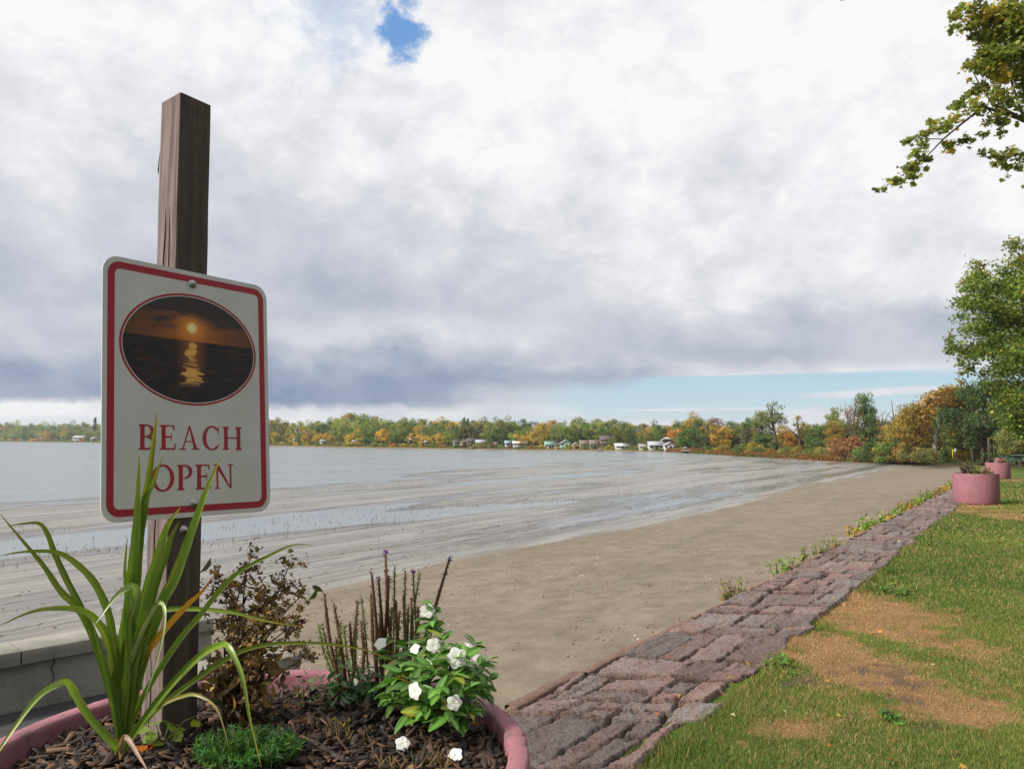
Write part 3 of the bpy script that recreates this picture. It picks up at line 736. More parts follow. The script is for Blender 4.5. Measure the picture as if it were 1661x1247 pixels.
# far prototypes: one mesh with two slots, shared by every copy
def far_proto(fn, *a, **k):
    tb, cb = fn(*a, **k); mb = MB()
    for src, mi in ((tb,0),(cb,1)):
        v = np.concatenate(src.v); base = mb.n; mb.v.append(v); mb.c.append(np.concatenate(src.c)); mb.n += len(v)
        mb.loops.append(np.concatenate(src.loops)+base); mb.cnt.append(np.concatenate(src.cnt)); mb.m.append(np.full(sum(len(x) for x in src.cnt), mi))
    return mb.mesh('far_tree', [M['bark'], M['leaf']])
FAR = [far_proto(clump_tree, 100+i, 20, 1500, .045, rxy=.42+.05*(i%2), zc=.56, rz=.42, cr=.15) for i in range(5)]
FARC = [far_proto(conifer, 150, 700, .05)]
FARB = [far_proto(clump_tree, 160+i, 12, 600, .09, rxy=.62, zc=.45, rz=.45, cr=.2, trunk=.01) for i in range(2)]
CN = {GREEN:'green', DKG:'dark green', YG:'yellow green', GOLD:'golden', ORG:'orange', RUST:'rust red', OLV:'olive brown', MAUVE:'bare mauve grey', CON:'dark evergreen', AMB:'amber'}
far_n = 0
def land_z(px, y):
    yS = float(shore_y(px)); t = max(0, y/yS-1)
    rise = float(np.interp(px, [0,900,1300,1500,1700], [2.2,1.3,.9,.6,.6]))
    return WZ + rise*float(np.interp(t, [0,.01,.03,.06,.12,.25,.6,1.5,4.0],[-.25,.08,.2,.3,.6,1.2,4.2,5.0,6.0]))
def far_tree(px, yf, hpx, wf, c, proto, region, nm='tree', grp=None):
    y = float(shore_y(px))*yf; h = hpx*y/F; z = land_z(px, y)
    p = proto[random.randrange(len(proto))]
    size = 'front row' if yf < 1.1 else 'back row' if wf > .86 else 'slim back row'
    if nm == 'shrub': size = 'waterside'
    what = {'tree':'broad tree','conifer':'pointed conifer','shrub':'low bush'}[nm]
    o = put({'tree':'shore_tree','conifer':'conifer_tree','shrub':'shore_shrub'}[nm], p, None, f'{size} {CN[c]} {what} {region}', 'tree' if nm!='shrub' else 'bush', f'{size} {CN[c]} {what}s {region}', None,
            ((px-W0/2)/F*y, y, z-.1), random.uniform(0,6.28), (h*wf, h*wf, h))
    v = random.uniform(.85,1.2); v *= 1.22; o.color = (c[0]*v*random.uniform(.95,1.15), c[1]*v, c[2]*v, 1)
REG = [(60,'at the left end of the shore'),(112,'on the shore left of the long grey house'),(165,'on the shore just left of the sign'),(445,'on the far shore at the sign edge'),
 (480,'on the bank just right of the sign'),(520,'on the shore left of the bank cabin'),(560,'on the shore left of the moored boat'),(600,'on the shore behind the moored boat'),(640,'on the shore left of the gazebo'),
 (680,'around the small gazebo'),(730,'between the gazebo and the church spire'),(770,'around the church spire cottages'),(812,'behind the white gabled cottage'),(860,'behind the long white cottage'),(905,'by the small green roofed cottage'),(940,'behind the green two storey house'),
 (975,'behind the brown cottage pair'),(1010,'beside the large dark building'),(1050,'left of the metal roofed boathouse'),(1100,'behind the pavilion'),(9999,'where the lake meets the right wood')]
def region(px):
    for lim, nm in REG:
        if px < lim: return nm
def top_at(px): return float(np.interp(px, [0,60,120,170,440,500,560,640,720,800,870,930,1000,1060,1100,1130], [690,694,690,692,690,696,686,688,692,690,696,694,694,700,700,692]))
pal_l = [GREEN,YG,YG,GOLD,OLV,GREEN,YG,DKG,YG,GREEN,OLV,AMB]
def far_woods():
    rr = random.Random(5)
    px = -30.0
    while px < 1130:
        if 185 < px < 420: px += 12; continue
        reg = region(px); base = 3.0*F/float(shore_y(px))+HZ
        back = base-top_at(px)
        c = rr.choice(pal_l)
        far_tree(px, 1.16+rr.uniform(0,.12), back*rr.uniform(.92,1.18), rr.uniform(.75,1.0), c, FAR, reg)
        if rr.random() < .9 and not (735 < px < 795 or 880 < px < 1100):
            far_tree(px+rr.uniform(-6,6), 1.05+rr.uniform(0,.05), back*rr.uniform(.5,.85), rr.uniform(.8,1.05), rr.choice(pal_l+[GOLD]), FAR, reg)
        if rr.random() < .6:
            far_tree(px+rr.uniform(-6,6), 1.025+rr.uniform(0,.012), back*rr.uniform(.14,.26), 1.3, rr.choice([OLV,GREEN,GOLD,RUST,YG]), FARB, reg, 'shrub')
        px += rr.uniform(5,8.5)
    for (px, hp, yf) in [(155,40,1.1),(441,36,1.2),(463,33,1.2),(475,32,1.2),(516,27,1.2),(753,44,1.2),(759,42,1.2),(757,38,1.18)]:
        far_tree(px, yf, hp, .95, CON, FARC, region(px), 'conifer')
    for (px, yf, hp, wf, c) in [(867,1.06,33,.8,AMB),(880,1.05,28,.8,AMB),(800,1.04,30,1.1,GREEN),(845,1.04,27,.8,GOLD),(999,1.09,40,.55,OLV),(1008,1.10,42,.75,GREEN),(1024,1.05,37,.8,DKG),(1041,1.12,28,.45,OLV),
             (1095,1.14,34,.85,ORG),(988,1.05,16,.8,GREEN),(622,1.05,30,.9,GOLD),(636,1.05,26,.8,RUST),(703,1.05,20,1,GOLD),(715,1.04,22,.9,AMB),(915,1.18,34,.7,YG),(1050,1.15,24,1.2,OLV),(1070,1.2,26,1,YG)]:
        far_tree(px, yf, hp, wf, c, FAR, region(px))
far_woods()
# right-hand wood --------------------------------------------------------------
def mid_proto(name, fn, *a, bark='bark', **k):
    tb, cb = fn(*a, **k); root = bpy.data.objects.new(name, None); root['category'] = 'tree'
    t = bpy.data.objects.new('trunk', tb.mesh('trunk', M[bark])); t.parent = root
    if cb.v:
        c = bpy.data.objects.new('crown', cb.mesh('crown', M['leaf'])); c.parent = root; c['tint'] = 1
    return root
MID = {
 'round': mid_proto('round_tree', clump_tree, 201, 34, 5200, .030, rxy=.42, zc=.55, rz=.43, cr=.12),
 'round2': mid_proto('round_tree', clump_tree, 202, 40, 5600, .028, rxy=.40, zc=.54, rz=.45, cr=.115),
 'tall': mid_proto('tall_tree', clump_tree, 203, 34, 4600, .026, rxy=.26, zc=.56, rz=.45, cr=.10),
 'tall2': mid_proto('tall_tree', clump_tree, 204, 30, 4000, .026, rxy=.24, zc=.58, rz=.44, cr=.095, lean=.04),
 'open': mid_proto('open_tree', clump_tree, 205, 24, 2000, .024, rxy=.36, zc=.64, rz=.36, cr=.085, trunk=.026, limb=.013),
 'wispy': mid_proto('wispy_tree', clump_tree, 206, 30, 1500, .020, rxy=.34, zc=.62, rz=.38, cr=.10, limb=.009),
 'bush': mid_proto('shrub', clump_tree, 207, 24, 2600, .055, rxy=.6, zc=.42, rz=.46, cr=.2, trunk=.012),
 'bush2': mid_proto('shrub', clump_tree, 208, 20, 2400, .06, rxy=.75, zc=.40, rz=.42, cr=.2, trunk=.012),
 'pine': mid_proto('conifer_tree', conifer, 209, 5200, .04, rad=.26),
 'bare': mid_proto('bare_tree', clump_tree, 210, 36, 160, .018, rxy=.33, zc=.62, rz=.38, cr=.10, limb=.007),
}
def mid_tree(px, y, base_py, top_py, wf, c, kind, label, nm=None, cat=None, grp=None):
    z = at(px, base_py, y).z; h = (base_py-top_py)*y/F*1.08; wf *= 1.12
    src = MID[kind]
    o = copy_tree(src, ((px-W0/2)/F*y, y, z), random.uniform(0,6.28), (h*wf,h*wf,h), label, grp, tuple(q*random.uniform(.95,1.08) for q in c))
    if 'bush' in kind: o['category'] = 'bush'
    if nm: o.name = nm
    return o
def right_woods():
    T = [ # px, depth, base, top, width, colour, kind, label
     (1118,176,732,696,1.35,GREEN,'round','broad dark green willow-like tree beside the parked vehicles at the lake end'),
     (1133,185,733,686,.9,GREEN,'tall','green tree rising behind the broad willow-like tree'),
     (1148,180,734,684,.85,AMB,'tall2','amber tree with green lower side, right of the willow-like tree'),
     (1158,185,734,684,.8,RUST,'tall','narrow rust topped tree left of the golden pair'),
     (1170,172,735,690,.9,GOLD,'round2','golden tree above the low yellow bushes'),
     (1186,176,736,689,.9,GREEN,'tall','mid green tree between golden and brown trees'),
     (1199,172,736,690,.9,OLV,'round','olive brown rounded tree'),
     (1212,160,737,692,.75,MAUVE,'wispy','thin half bare mauve brown tree'),
     (1216,162,737,678,.8,GREEN,'tall2','green tree leaning beside the tallest dark limbed tree'),
     (1235,158,738,674,.85,YG,'tall','yellow green tree left of the tallest dark limbed tree'),
     (1240,140,739,706,1.3,GREEN,'round','low dark green tree in front of the tallest dark limbed tree'),
     (1268,150,738,694,.8,GOLD,'tall','bright orange gold tree right of the tallest dark limbed tree'),
     (1283,140,741,698,.8,ORG,'tall2','orange tree under the second dark limbed tree'),
     (1290,143,741,706,1.0,YG,'round','low yellow green tree under the second dark limbed tree'),
     (1305,142,742,692,.8,GOLD,'tall','gold tree right of the second dark limbed tree'),
     (1318,140,743,688,.9,OLV,'round2','olive tree in the middle of the right wood'),
     (1335,135,744,690,1.0,GREEN,'round','green tree in the middle of the right wood'),
     (1350,118,747,690,.9,AMB,'tall','amber green tree left of the tall thin green tree'),
     (1356,128,745,662,.65,YG,'tall2','tall thin yellow green tree with gaps in its crown'),
     (1372,122,746,684,.9,OLV,'round','olive tree behind the rust coloured bush'),
     (1385,112,748,652,.55,RUST,'wispy','tall reddish brown half bare tree'),
     (1403,112,748,650,.62,GREEN,'tall','tall fresh green tree beside the reddish half bare tree'),
     (1408,115,748,690,1.0,YG,'round2','yellow green tree below the tall fresh green tree'),
     (1430,110,749,668,.85,MAUVE,'bare','leafless mauve grey tree against the cloud'),
     (1447,104,749,690,.9,AMB,'round','amber tree right of the leafless tree'),
     (1462,96,750,680,.85,AMB,'round2','amber tree at the left foot of the big golden tree'),
     (1480,92,751,666,.85,AMB,'tall','tall amber tree left of the pale leaning trunk'),
     (1497,94,750,660,.95,AMB,'round','amber brown tree directly behind the pale leaning trunk'),
     (1545,100,748,640,.8,OLV,'tall','olive tree behind the big golden tree'),
     (1560,88,748,650,.9,GREEN,'round2','dark green tree right of the big golden tree'),
     (1576,84,748,628,.75,GREEN,'tall2','tall green tree near the yellow marker posts'),
     (1592,78,749,618,.85,DKG,'round','large dark green tree behind the second pink planter'),
     (1612,82,749,612,.75,GREEN,'wispy','tall thin leaved grey green tree behind the wooden posts'),
     (1632,76,750,640,.9,DKG,'pine','dark pine behind the planters'),
     (1655,70,751,636,1.0,DKG,'pine','dark pine at the right edge of the picture'),
     (1645,62,752,690,1.1,OLV,'round2','low brown olive tree over the picnic tables'),
     (1612,84,749,690,1.1,OLV,'round','low brown olive tree between posts and pine'),
     (1690,70,751,620,1.0,DKG,'round2','dark green tree just beyond the right edge'),
     (1575,110,747,660,1.2,DKG,'round','dark tree filling the gap above the sandy path'),
     (1530,108,748,665,1.1,OLV,'round2','olive tree deep behind the pale leaning trunk'),
    ]
    for t in T: mid_tree(*t)
    B = [(1150,165,734,722,1.0,GREEN),(1173,165,735,720,.9,AMB),(1162,163,735,724,.9,GOLD),(1203,140,739,718,.9,GREEN),(1222,138,739,716,.9,GOLD),(1230,136,740,722,.9,OLV),(1251,134,741,726,.9,ORG),(1275,131,742,722,.9,YG),(1297,128,743,722,.9,AMB),
         (1316,124,744,724,.9,GREEN),(1330,122,745,724,.9,GOLD),(1347,116,747,718,.9,YG),(1362,113,748,716,.9,OLV),(1376,106,749,704,.9,RUST),(1392,106,749,722,.9,AMB),(1412,100,750,716,1.0,GREEN),(1425,97,751,710,.9,DKG),(1440,95,751,714,.9,AMB),
         (1452,92,752,712,1.0,GREEN),(1470,90,752,716,1.0,AMB),(1486,86,752,712,.9,OLV),(1497,78,753,724,.9,OLV),(1508,80,752,726,.9,GREEN),(1520,86,750,726,1.0,GREEN),(1535,90,748,730,1.1,YG),(1562,86,747,728,1.1,GOLD),(1573,90,747,722,1.2,AMB),(1590,92,747,722,1.2,OLV),(1606,92,747,728,1.1,ORG),(1627,88,748,730,1.2,DKG),(1650,86,748,728,1.2,OLV)]
    for i,(px,y,b,t,w,c) in enumerate(B):
        side = 'below the dark limbed trees' if px<1310 else 'in the middle of the right wood edge' if px<1440 else 'at the foot of the big golden tree' if px<1530 else 'behind the sandy path and marker posts'
        o = mid_tree(px,y,b,t,w,c,'bush' if i%2 else 'bush2', f'{CN[c]} bush {side}', grp=f'{CN[c]} bushes {side}')
    # back layer that closes the wood
    rr = random.Random(9); px = 1140
    while px < 1760:
        y = float(np.interp(px,[1140,1350,1450,1600],[215,165,135,120])); tp = float(np.interp(px,[1140,1300,1400,1500,1560,1700],[696,696,690,680,668,650]))
        c = rr.choice([GREEN,OLV,DKG,OLV,GREEN,AMB])
        reg = 'in the back row of the right wood' if px < 1500 else 'in the shaded back row behind the planters'
        mid_tree(px,y,742,tp+rr.uniform(-4,8),rr.uniform(.8,1.1),c,rr.choice(['round','round2','tall']),f'{CN[c]} tree {reg}', grp=f'{CN[c]} trees {reg}')
        px += rr.uniform(13,20)
right_woods()
def custom_tree(name, label, y, base, trunk_pts, limbs, clumps, lsize, dens, colr, tr, shape=RAG, bark='bark', pal=None, seed=1, dz=.6, leaf_c=None, up=.5):
    """a tree drawn limb by limb: positions come from where the limbs stand at distance y"""
    r = np.random.default_rng(seed)
    b = at(base[0], base[1], y); root = thing(name, label, 'tree', b)
    k = y/F
    def W(px, py, dy=0): return at(px, py, y+dy)-b
    tb = MB(); tb.tube([W(*p[:2]) for p in trunk_pts], [p[2]*k for p in trunk_pts], 9)
    for L in limbs: tb.tube([W(p[0],p[1],(p[3] if len(p)>3 else 0)) for p in L], [p[2]*k for p in L], 6)
    cb = MB()
    tw = tb
    for (px, py, rp, *rest) in clumps:
        for q in range(rest[0] if rest else 1):
            c = W(px, py, r.normal()*dz*min(1.5, rp*k)); n = max(4,int(dens*rp*rp*r.uniform(.8,1.2)))
            sub = max(1,int(rp/6)); sc = r.normal(size=(sub,3)); sc /= np.linalg.norm(sc,axis=1,keepdims=True); sc *= r.uniform(.1,.9,(sub,1))*rp*k
            idx = r.integers(0,sub,n); d = r.normal(size=(n,3))*rp*k*(.47 if sub<3 else .38)
            P = np.array(c)+sc[idx]*np.array([1,1,.8])+d*np.array([1,1,.7])
            tone = r.uniform(.75,1.25,(sub,1))[idx]; base_c = (pal[r.integers(0,len(pal))] if pal else colr)
            alt = (np.array([pal[i] for i in r.integers(0,len(pal),n)]) if pal else np.tile(colr,(n,1)))
            mixk = (r.uniform(0,1,(n,1)) < .35); C = np.where(mixk, alt, np.tile(base_c,(n,1)))*tone*r.uniform(.7,1.35,(n,1))
            leaves(cb, P, lsize*r.uniform(.6,1.25,n), C, shape, up)
            for s_ in sc: tw.tube([np.array(c)-np.array([0,0,rp*k*.2]), np.array(c)+s_], [rp*k*.03+.002, .0015+k*.2], 3, cap=False)
    if cb.v: cb.build('crown', M['leaf'], root)
    tb.build('trunk', M[bark], root, smooth=True)
    return root
# big golden tree with the pale leaning trunk
custom_tree('golden_tree', 'big golden brown tree with a pale leaning trunk where beach meets wood', 84, (1512,748),
    [(1512,750,4),(1516,730,3.6),(1518,705,3.2),(1524,685,2.8),(1534,668,2),(1545,650,1.2)], [[(1520,695,2),(1508,670,1.4),(1500,650,.8)],[(1524,685,2),(1540,662,1.2),(1556,640,.7)],[(1518,705,1.6),(1495,690,1),(1475,680,.6)]],
    [(1530,640,16,2),(1548,634,14),(1515,655,17,2),(1500,662,14,2),(1488,655,9),(1540,655,15,2),(1560,640,10),(1555,655,10),(1478,672,15,2),(1495,685,16,2),(1465,680,10),(1470,695,15,2),(1490,705,14,2),(1540,680,12),(1550,700,12),(1480,720,13,2),(1504,722,8),(1457,705,10),(1495,735,9)],
    .30, .85, AMB, 0, pal=[(.26,.165,.035),(.22,.145,.04),(.28,.17,.035),(.17,.14,.035),(.22,.115,.035)], bark='pale_bark', seed=31)
custom_tree('dark_limbed_tree', 'tallest dark limbed tree with thin green top standing out above the right wood', 142, (1261,736),
    [(1261,738,3),(1259,715,2.6),(1256,700,2.3),(1253,685,2),(1252,665,1.2),(1254,655,.6)], [[(1256,700,1.6),(1246,690,1.3),(1238,684,.8)],[(1253,688,1.4),(1264,676,1),(1270,668,.5)],[(1252,675,1),(1246,662,.6),(1243,655,.4)],[(1258,705,1),(1248,701,.8),(1240,698,.4)]],
    [(1247,656,6),(1256,656,7),(1266,658,6),(1253,664,8),(1260,670,8),(1245,680,11,2),(1235,674,9),(1262,680,12,2),(1270,676,7),(1251,674,9),(1272,686,7),(1228,680,7)],
    .24, 1.5, GREEN, 0, pal=[(.09,.12,.035),(.15,.17,.04),(.10,.12,.04)], seed=33)
custom_tree('second_dark_limbed_tree', 'smaller dark trunked tree with thin crown above orange leaves', 134, (1298,741),
    [(1298,743,2.4),(1297,715,2),(1295,695,1.6),(1293,680,.8)], [[(1297,712,1.3),(1288,702,1),(1283,698,.6)],[(1296,700,1),(1304,690,.5)]],
    [(1291,678,6),(1298,679,6),(1294,685,7),(1286,688,5),(1302,688,5),(1280,697,6),(1306,697,7)],
    .24, 1.5, GREEN, 0, pal=[(.09,.12,.035),(.34,.18,.03),(.12,.13,.04)], seed=34)
custom_tree('dead_leaning_tree', 'bare dark snag leaning left above the amber trees', 100, (1462,745), [(1462,748,2),(1456,700,1.6),(1450,680,1),(1446,650,.4)], [[(1456,700,.8),(1463,688,.3)],[(1452,688,.7),(1444,675,.3)]], [], .3, 1, OLV, 0, seed=35)
# big green maple at the right, trunk outside the frame
cl = [(1583,425,14),(1590,445,20,2),(1572,465,18,2),(1566,490,18,2),(1560,510,12),(1600,470,26,2),(1590,500,28,2),(1625,440,16),(1650,400,16,2),(1661,420,26,2),(1640,460,28,2),(1670,470,34,2),(1618,495,26,2),(1650,520,34,2),
      (1578,535,16,2),(1600,530,28,2),(1545,560,13,2),(1530,552,8),(1540,545,7),(1562,572,16,2),(1536,572,9),(1585,575,24,2),(1575,600,14),(1560,590,9),(1592,605,12),(1615,560,28,2),(1650,580,36,3),(1622,604,24,2),(1600,625,14),(1560,618,9),(1556,605,8),
      (1640,632,28,2),(1665,650,36,2),(1650,680,24,2),(1625,655,16),(1665,700,26,2),(1700,450,60,3),(1700,560,70,4),(1720,640,70,3),(1760,520,90,3),(1760,420,60,2),(1800,600,80,2),(1700,390,30,2)]
custom_tree('green_maple_tree', 'large green maple overhanging the lawn at the right edge, mostly whole green crown', 31, (1790,775), [(1790,778,16),(1788,700,13),(1775,600,10),(1755,500,7),(1735,430,3)],
    [[(1788,700,7),(1720,620,4.5),(1650,570,2.5),(1590,560,1.4),(1545,560,.7)],[(1775,600,6),(1710,520,4),(1650,480,2.2),(1600,455,1.2),(1585,425,.6)],[(1765,540,5),(1700,460,3),(1665,410,1)],[(1785,660,5),(1720,640,3),(1660,640,1.5)],[(1650,570,2),(1620,590,1.2),(1592,620,.6)],[(1650,570,1.8),(1630,520,1),(1575,490,.5)]],
    cl, .13, .62, GREEN, 0, shape=MAPLE, pal=[(.085,.13,.025),(.12,.165,.03),(.075,.115,.025),(.14,.165,.035),(.105,.145,.03),(.20,.18,.035)], seed=41, dz=1.0)
# autumn maple overhead, top right
def C6(l): return [(1361+a/3.667, b/3.667, c/3.667*1.05, *r) for (a,b,c,*r) in l]
cl = C6([(700,90,46),(660,105,24),(690,170,34),(670,205,18),(820,130,62),(770,160,44),(900,80,80,2),(1000,60,100,2),(800,40,50),(740,40,34),(900,200,70,2),(1000,200,90,2),(1070,150,100,2),(800,215,40),(860,290,50),(900,360,80,2),(1000,330,90,2),(1080,300,80,2),(780,380,38),(755,400,20),(840,420,60),(770,465,16),(960,450,70,2),(1060,430,80,2),
  (850,530,50),(800,545,30),(930,560,60),(1050,600,56),(740,590,38),(800,630,44),(700,650,40),(690,700,52),(860,640,46),(940,700,56),(900,720,36),(970,790,28),(960,750,34),(620,760,46),(540,730,30),(560,780,36),(490,790,34),(430,830,32),(385,840,18),(500,850,46),(470,920,46),(650,850,38),(680,900,26),(740,850,40),(800,830,22),(850,810,26),(880,790,16),
  (450,980,44),(380,1000,40),(420,1050,42),(510,960,26),(530,1000,18),(350,1070,36),(300,1090,32),(270,1125,28),(230,1125,18),(200,1128,8),(440,1095,14),(370,1110,10),(840,910,26),(900,920,36),(960,930,36),(1020,905,40),(1090,930,44),(930,975,26),(1000,985,30),(1070,990,34),(970,1075,14),(1010,1055,12),(1095,700,30),(1070,740,18),(1095,1110,8),
  (1200,100,130,2),(1200,300,130,2),(1200,500,120,2),(1180,650,80),(1350,200,160,2),(1350,420,150,2),(1200,950,60),(1150,1000,40),(1500,350,180,2),(10,-12,14)])
custom_tree('autumn_maple_tree', 'maple turning orange and green whose boughs hang into the top right of the sky', 11.5, (2080,860), [(2080,885,36),(2075,700,30),(2060,500,26),(2030,300,20),(1980,120,12),(1930,-60,6)],
    [[(2060,480,16),(1900,330,10),(1780,230,7),(1661,195,4.2),(1610,170,2.8)],[(1661,195,3.2),(1600,175,2.4),(1579,186,2),(1555,205,1.6),(1530,226,1.3),(1503,254,1),(1470,280,.7),(1440,300,.5),(1415,308,.3)],[(2030,300,10),(1850,150,6),(1740,80,4),(1661,60,2.6),(1600,40,1.4),(1560,25,.6)],[(1780,230,4),(1720,240,3),(1661,250,1.8),(1600,255,.9),(1585,248,.4)],[(1661,195,2),(1640,130,1.6),(1640,50,1.2),(1638,0,.8)],[(1740,80,2),(1690,110,1.6),(1640,70,.9),(1600,90,.5)],[(1610,170,1.4),(1585,130,1),(1572,105,.5)],[(1600,175,1),(1625,200,.8),(1630,218,.4)],[(1530,226,.8),(1490,225,.6),(1468,232,.3)],[(1661,250,1),(1640,270,.7),(1628,292,.3)]],
    cl, .078, .46, OLV, 0, shape=MAPLE, pal=[(.13,.155,.035),(.17,.18,.04),(.10,.13,.03),(.30,.21,.035),(.19,.19,.04),(.15,.17,.04),(.13,.16,.035)], seed=43, dz=.5)

# ------------------------------------------------------------------ houses and boats across the lake
def house(px0, px1, base, top, wall, roof, label, yf=1.06, kind='gable', storey=1, depth=.8, nm='cottage', roof_frac=.42, wins=2):
    px = (px0+px1)/2; y = float(shore_y(px))*yf; k = y/F
    w = (px1-px0)*k; p = at(px, base, y); H = (base-top)*k; hw = H*(1-roof_frac); dp = w*depth
    r = thing(nm, label, 'house', p)
    wm = m_flat('siding_%d'%(hash(wall)%9999), wall); rm = m_flat('roofing_%d'%(hash(roof)%9999), roof, .7)
    mb = MB(); mb.box((-w/2,0,-.8),(w/2,dp,hw))
    if kind == 'front': mb.add([(-w/2,0.0,hw),(w/2,0.0,hw),(0,0.0,H*.97),(-w/2,dp,hw),(w/2,dp,hw),(0,dp,H*.97)], [(0,1,2),(4,3,5)])
    elif kind == 'gable': mb.add([(-w/2,0,hw),(-w/2,dp,hw),(-w/2,dp/2,H*.97),(w/2,0,hw),(w/2,dp,hw),(w/2,dp/2,H*.97)], [(0,2,1),(3,4,5)])
    mb.build('wall', wm, r)
    mb = MB(); o = .04*w+.1; t = .12
    if kind == 'front':
        for s in (-1,1):
            mb.add([(0,-o,H),(s*(w/2+o),-o,hw-.1),(s*(w/2+o),dp+o,hw-.1),(0,dp+o,H),(0,-o,H+t),(s*(w/2+o),-o,hw-.1+t),(s*(w/2+o),dp+o,hw-.1+t),(0,dp+o,H+t)],[(0,1,2,3),(4,5,6,7),(0,1,5,4),(1,2,6,5),(2,3,7,6)])
    elif kind == 'gable':
        for s in (0,1):
            e = -o if s==0 else dp+o
            mb.add([(-w/2-o,dp/2,H),(w/2+o,dp/2,H),(w/2+o,e,hw-.1),(-w/2-o,e,hw-.1),(-w/2-o,dp/2,H+t),(w/2+o,dp/2,H+t),(w/2+o,e,hw-.1+t),(-w/2-o,e,hw-.1+t)],[(0,1,2,3),(4,5,6,7),(2,3,7,6),(1,2,6,5),(3,0,4,7)])
    elif kind == 'hip':
        mb.add([(-w/2-o,-o,hw),(w/2+o,-o,hw),(w/2+o,dp+o,hw),(-w/2-o,dp+o,hw),(-w*.08,dp/2,H),(w*.08,dp/2,H)],[(0,1,5,4),(2,3,4,5),(3,2,1,0)]); mb.add([(w/2+o,-o,hw),(w/2+o,dp+o,hw),(w*.08,dp/2,H),(-w/2-o,dp+o,hw),(-w/2-o,-o,hw),(-w*.08,dp/2,H)],[(0,1,2),(3,4,5)])
    else: mb.box((-w/2-o,-o,hw+.002),(w/2+o,dp+o,H))
    mb.build('roof', rm, r)
    # windows and a door on the side seen from the water
    n = wins
    for st in range(storey):
        z0 = hw*(st+.38)/storey; z1 = hw*(st+.74)/storey
        for i in range(n):
            cx = -w/2+w*(i+.5)/n; ww = w/n*.28
            f = MB(); f.box((cx-ww-.06,-.03,z0-.06),(cx+ww+.06,-.002,z1+.06)); fo = f.build('window', M['steel'], r)
            g = MB(); g.box((cx-ww,-.045,z0),(cx+ww,-.031,z1)); g.build('pane', M['glass'], fo)
    d = MB(); d.box((w*.02-.35,-.05,0),(w*.02+.35,-.003,min(1.9,hw*.9))); d.build('door', m_flat('door_brown',(.12,.08,.06)), r)
    return r
WHT=(.46,.47,.46); GRY=(.28,.28,.28); TAN=(.36,.29,.21); BRN=(.14,.10,.08); GRN=(.22,.36,.31); BLR=(.36,.44,.50); DRF=(.10,.09,.09); BRF=(.22,.17,.14); MET=(.40,.42,.45)
HS = [
 (884,899,726.5,716.5,WHT,GRN,'small white cottage with green roof, left of the green two storey house','gable',1),
 (909,927,727.5,713.5,GRN,(.42,.52,.48),'pale green two storey house at the waterside','front',2),
 (900,909,727,719,GRY,DRF,'low dark shed left of the green two storey house','gable',1),
 (929,940,727,718,TAN,(.5,.5,.5),'small tan boathouse right of the green two storey house','front',1),
 (941,956,726.5,714.5,TAN,BRF,'brown roofed cottage, left one of a matching pair','gable',1),
 (957,972,726.5,714,(.42,.38,.33),BRF,'brown roofed cottage, right one of a matching pair','gable',1),
 (999,1021,727,719.5,WHT,(.62,.66,.70),'long low white mobile home under dark green trees','gable',1),
 (1037,1053,728.5,720.5,WHT,GRY,'small white shed left of the blue roofed boathouse','gable',1),
 (1053,1077,728.5,716.5,(.45,.45,.45),MET,'pale metal roofed boathouse with dark open front','gable',1),
 (1078,1096,728.5,717.5,(.55,.56,.58),MET,'white cottage with pale metal roof at the right end of the waterfront','front',1),
 (735,745,721,714.5,WHT,DRF,'tiny white cabin beneath the church spire','gable',1),
 (747,757,721,711.5,TAN,(.34,.26,.2),'tan steep roofed cottage left of the long dark roof','front',1),
 (757,772,720.5,711,BRN,DRF,'long dark roofed brown house','gable',1),
 (772,789,722,713.5,WHT,(.36,.38,.42),'white gabled cottage right of the long dark roof','gable',1),
 (801,807,722,717.5,WHT,GRY,'tiny white hut under a green tree','gable',1),
 (819,828,722,715,(.5,.55,.6),(.3,.42,.52),'small blue roofed cottage','gable',1),
 (832,855,722,716,WHT,(.5,.5,.52),'long white cottage under golden trees','gable',1),
 (519,529,717.5,713.2,WHT,GRY,'small white cabin on the green bank right of the sign','gable',1),
 (571,578,718.5,714,WHT,GRY,'tiny white cabin near the moored white boat','gable',1),
 (475,479,715,711.5,WHT,GRY,'tiny white cabin just right of the sign edge','gable',1),
 (118,141,713.5,706.8,(.55,.56,.57),(.42,.43,.46),'long pale grey house on the far left shore','gable',1),
 (147,156,713.5,708.8,WHT,GRY,'small pale house between the long grey house and the sign','gable',1),
 (661,668,719,711,BRN,(.5,.53,.56),'small dark gazebo with pale roof','hip',1),
 (688,694,719,714.5,BRN,GRY,'small dark cabin under amber trees','gable',1)]
for h in HS:
    px0,px1,b,t,wl,rf,lb,kd,st = h
    house(px0,px1,b,t,wl,rf,lb,1.035,kd,st,.7 if px1-px0>10 else .9,'cottage',.42,3 if px1-px0>14 else 2 if px1-px0>8 else 1)
house(974,995,719,707.5,(.16,.11,.10),(.13,.11,.12),'large dark roofed red brown building behind the brown cottages',1.11,'gable',2,.6,'large_house',.45,4)
house(1074,1092,719,708.5,(.22,.13,.11),(.40,.42,.40),'pavilion with a tall grey hip roof behind the boathouses',1.11,'hip',1,.9,'pavilion',.6,3)
def church():
    y = float(shore_y(744))*1.3; p = at(744, 716, y); k = y/F; r = thing('church_spire', 'thin white church spire above the middle cottages', 'church', p)
    mb = MB(); mb.box((-1.1*k,0,-1),(1.1*k,2.2*k,7*k)); mb.build('tower', m_flat('siding_white', WHT), r)
    mb = MB(); w = 1.0*k; mb.add([(-w,.1*k,7*k),(w,.1*k,7*k),(w,2.1*k,7*k),(-w,2.1*k,7*k),(0,1.1*k,13*k)],[(0,1,4),(1,2,4),(2,3,4),(3,0,4)]); mb.build('spire', m_flat('siding_white', WHT), r)
church()
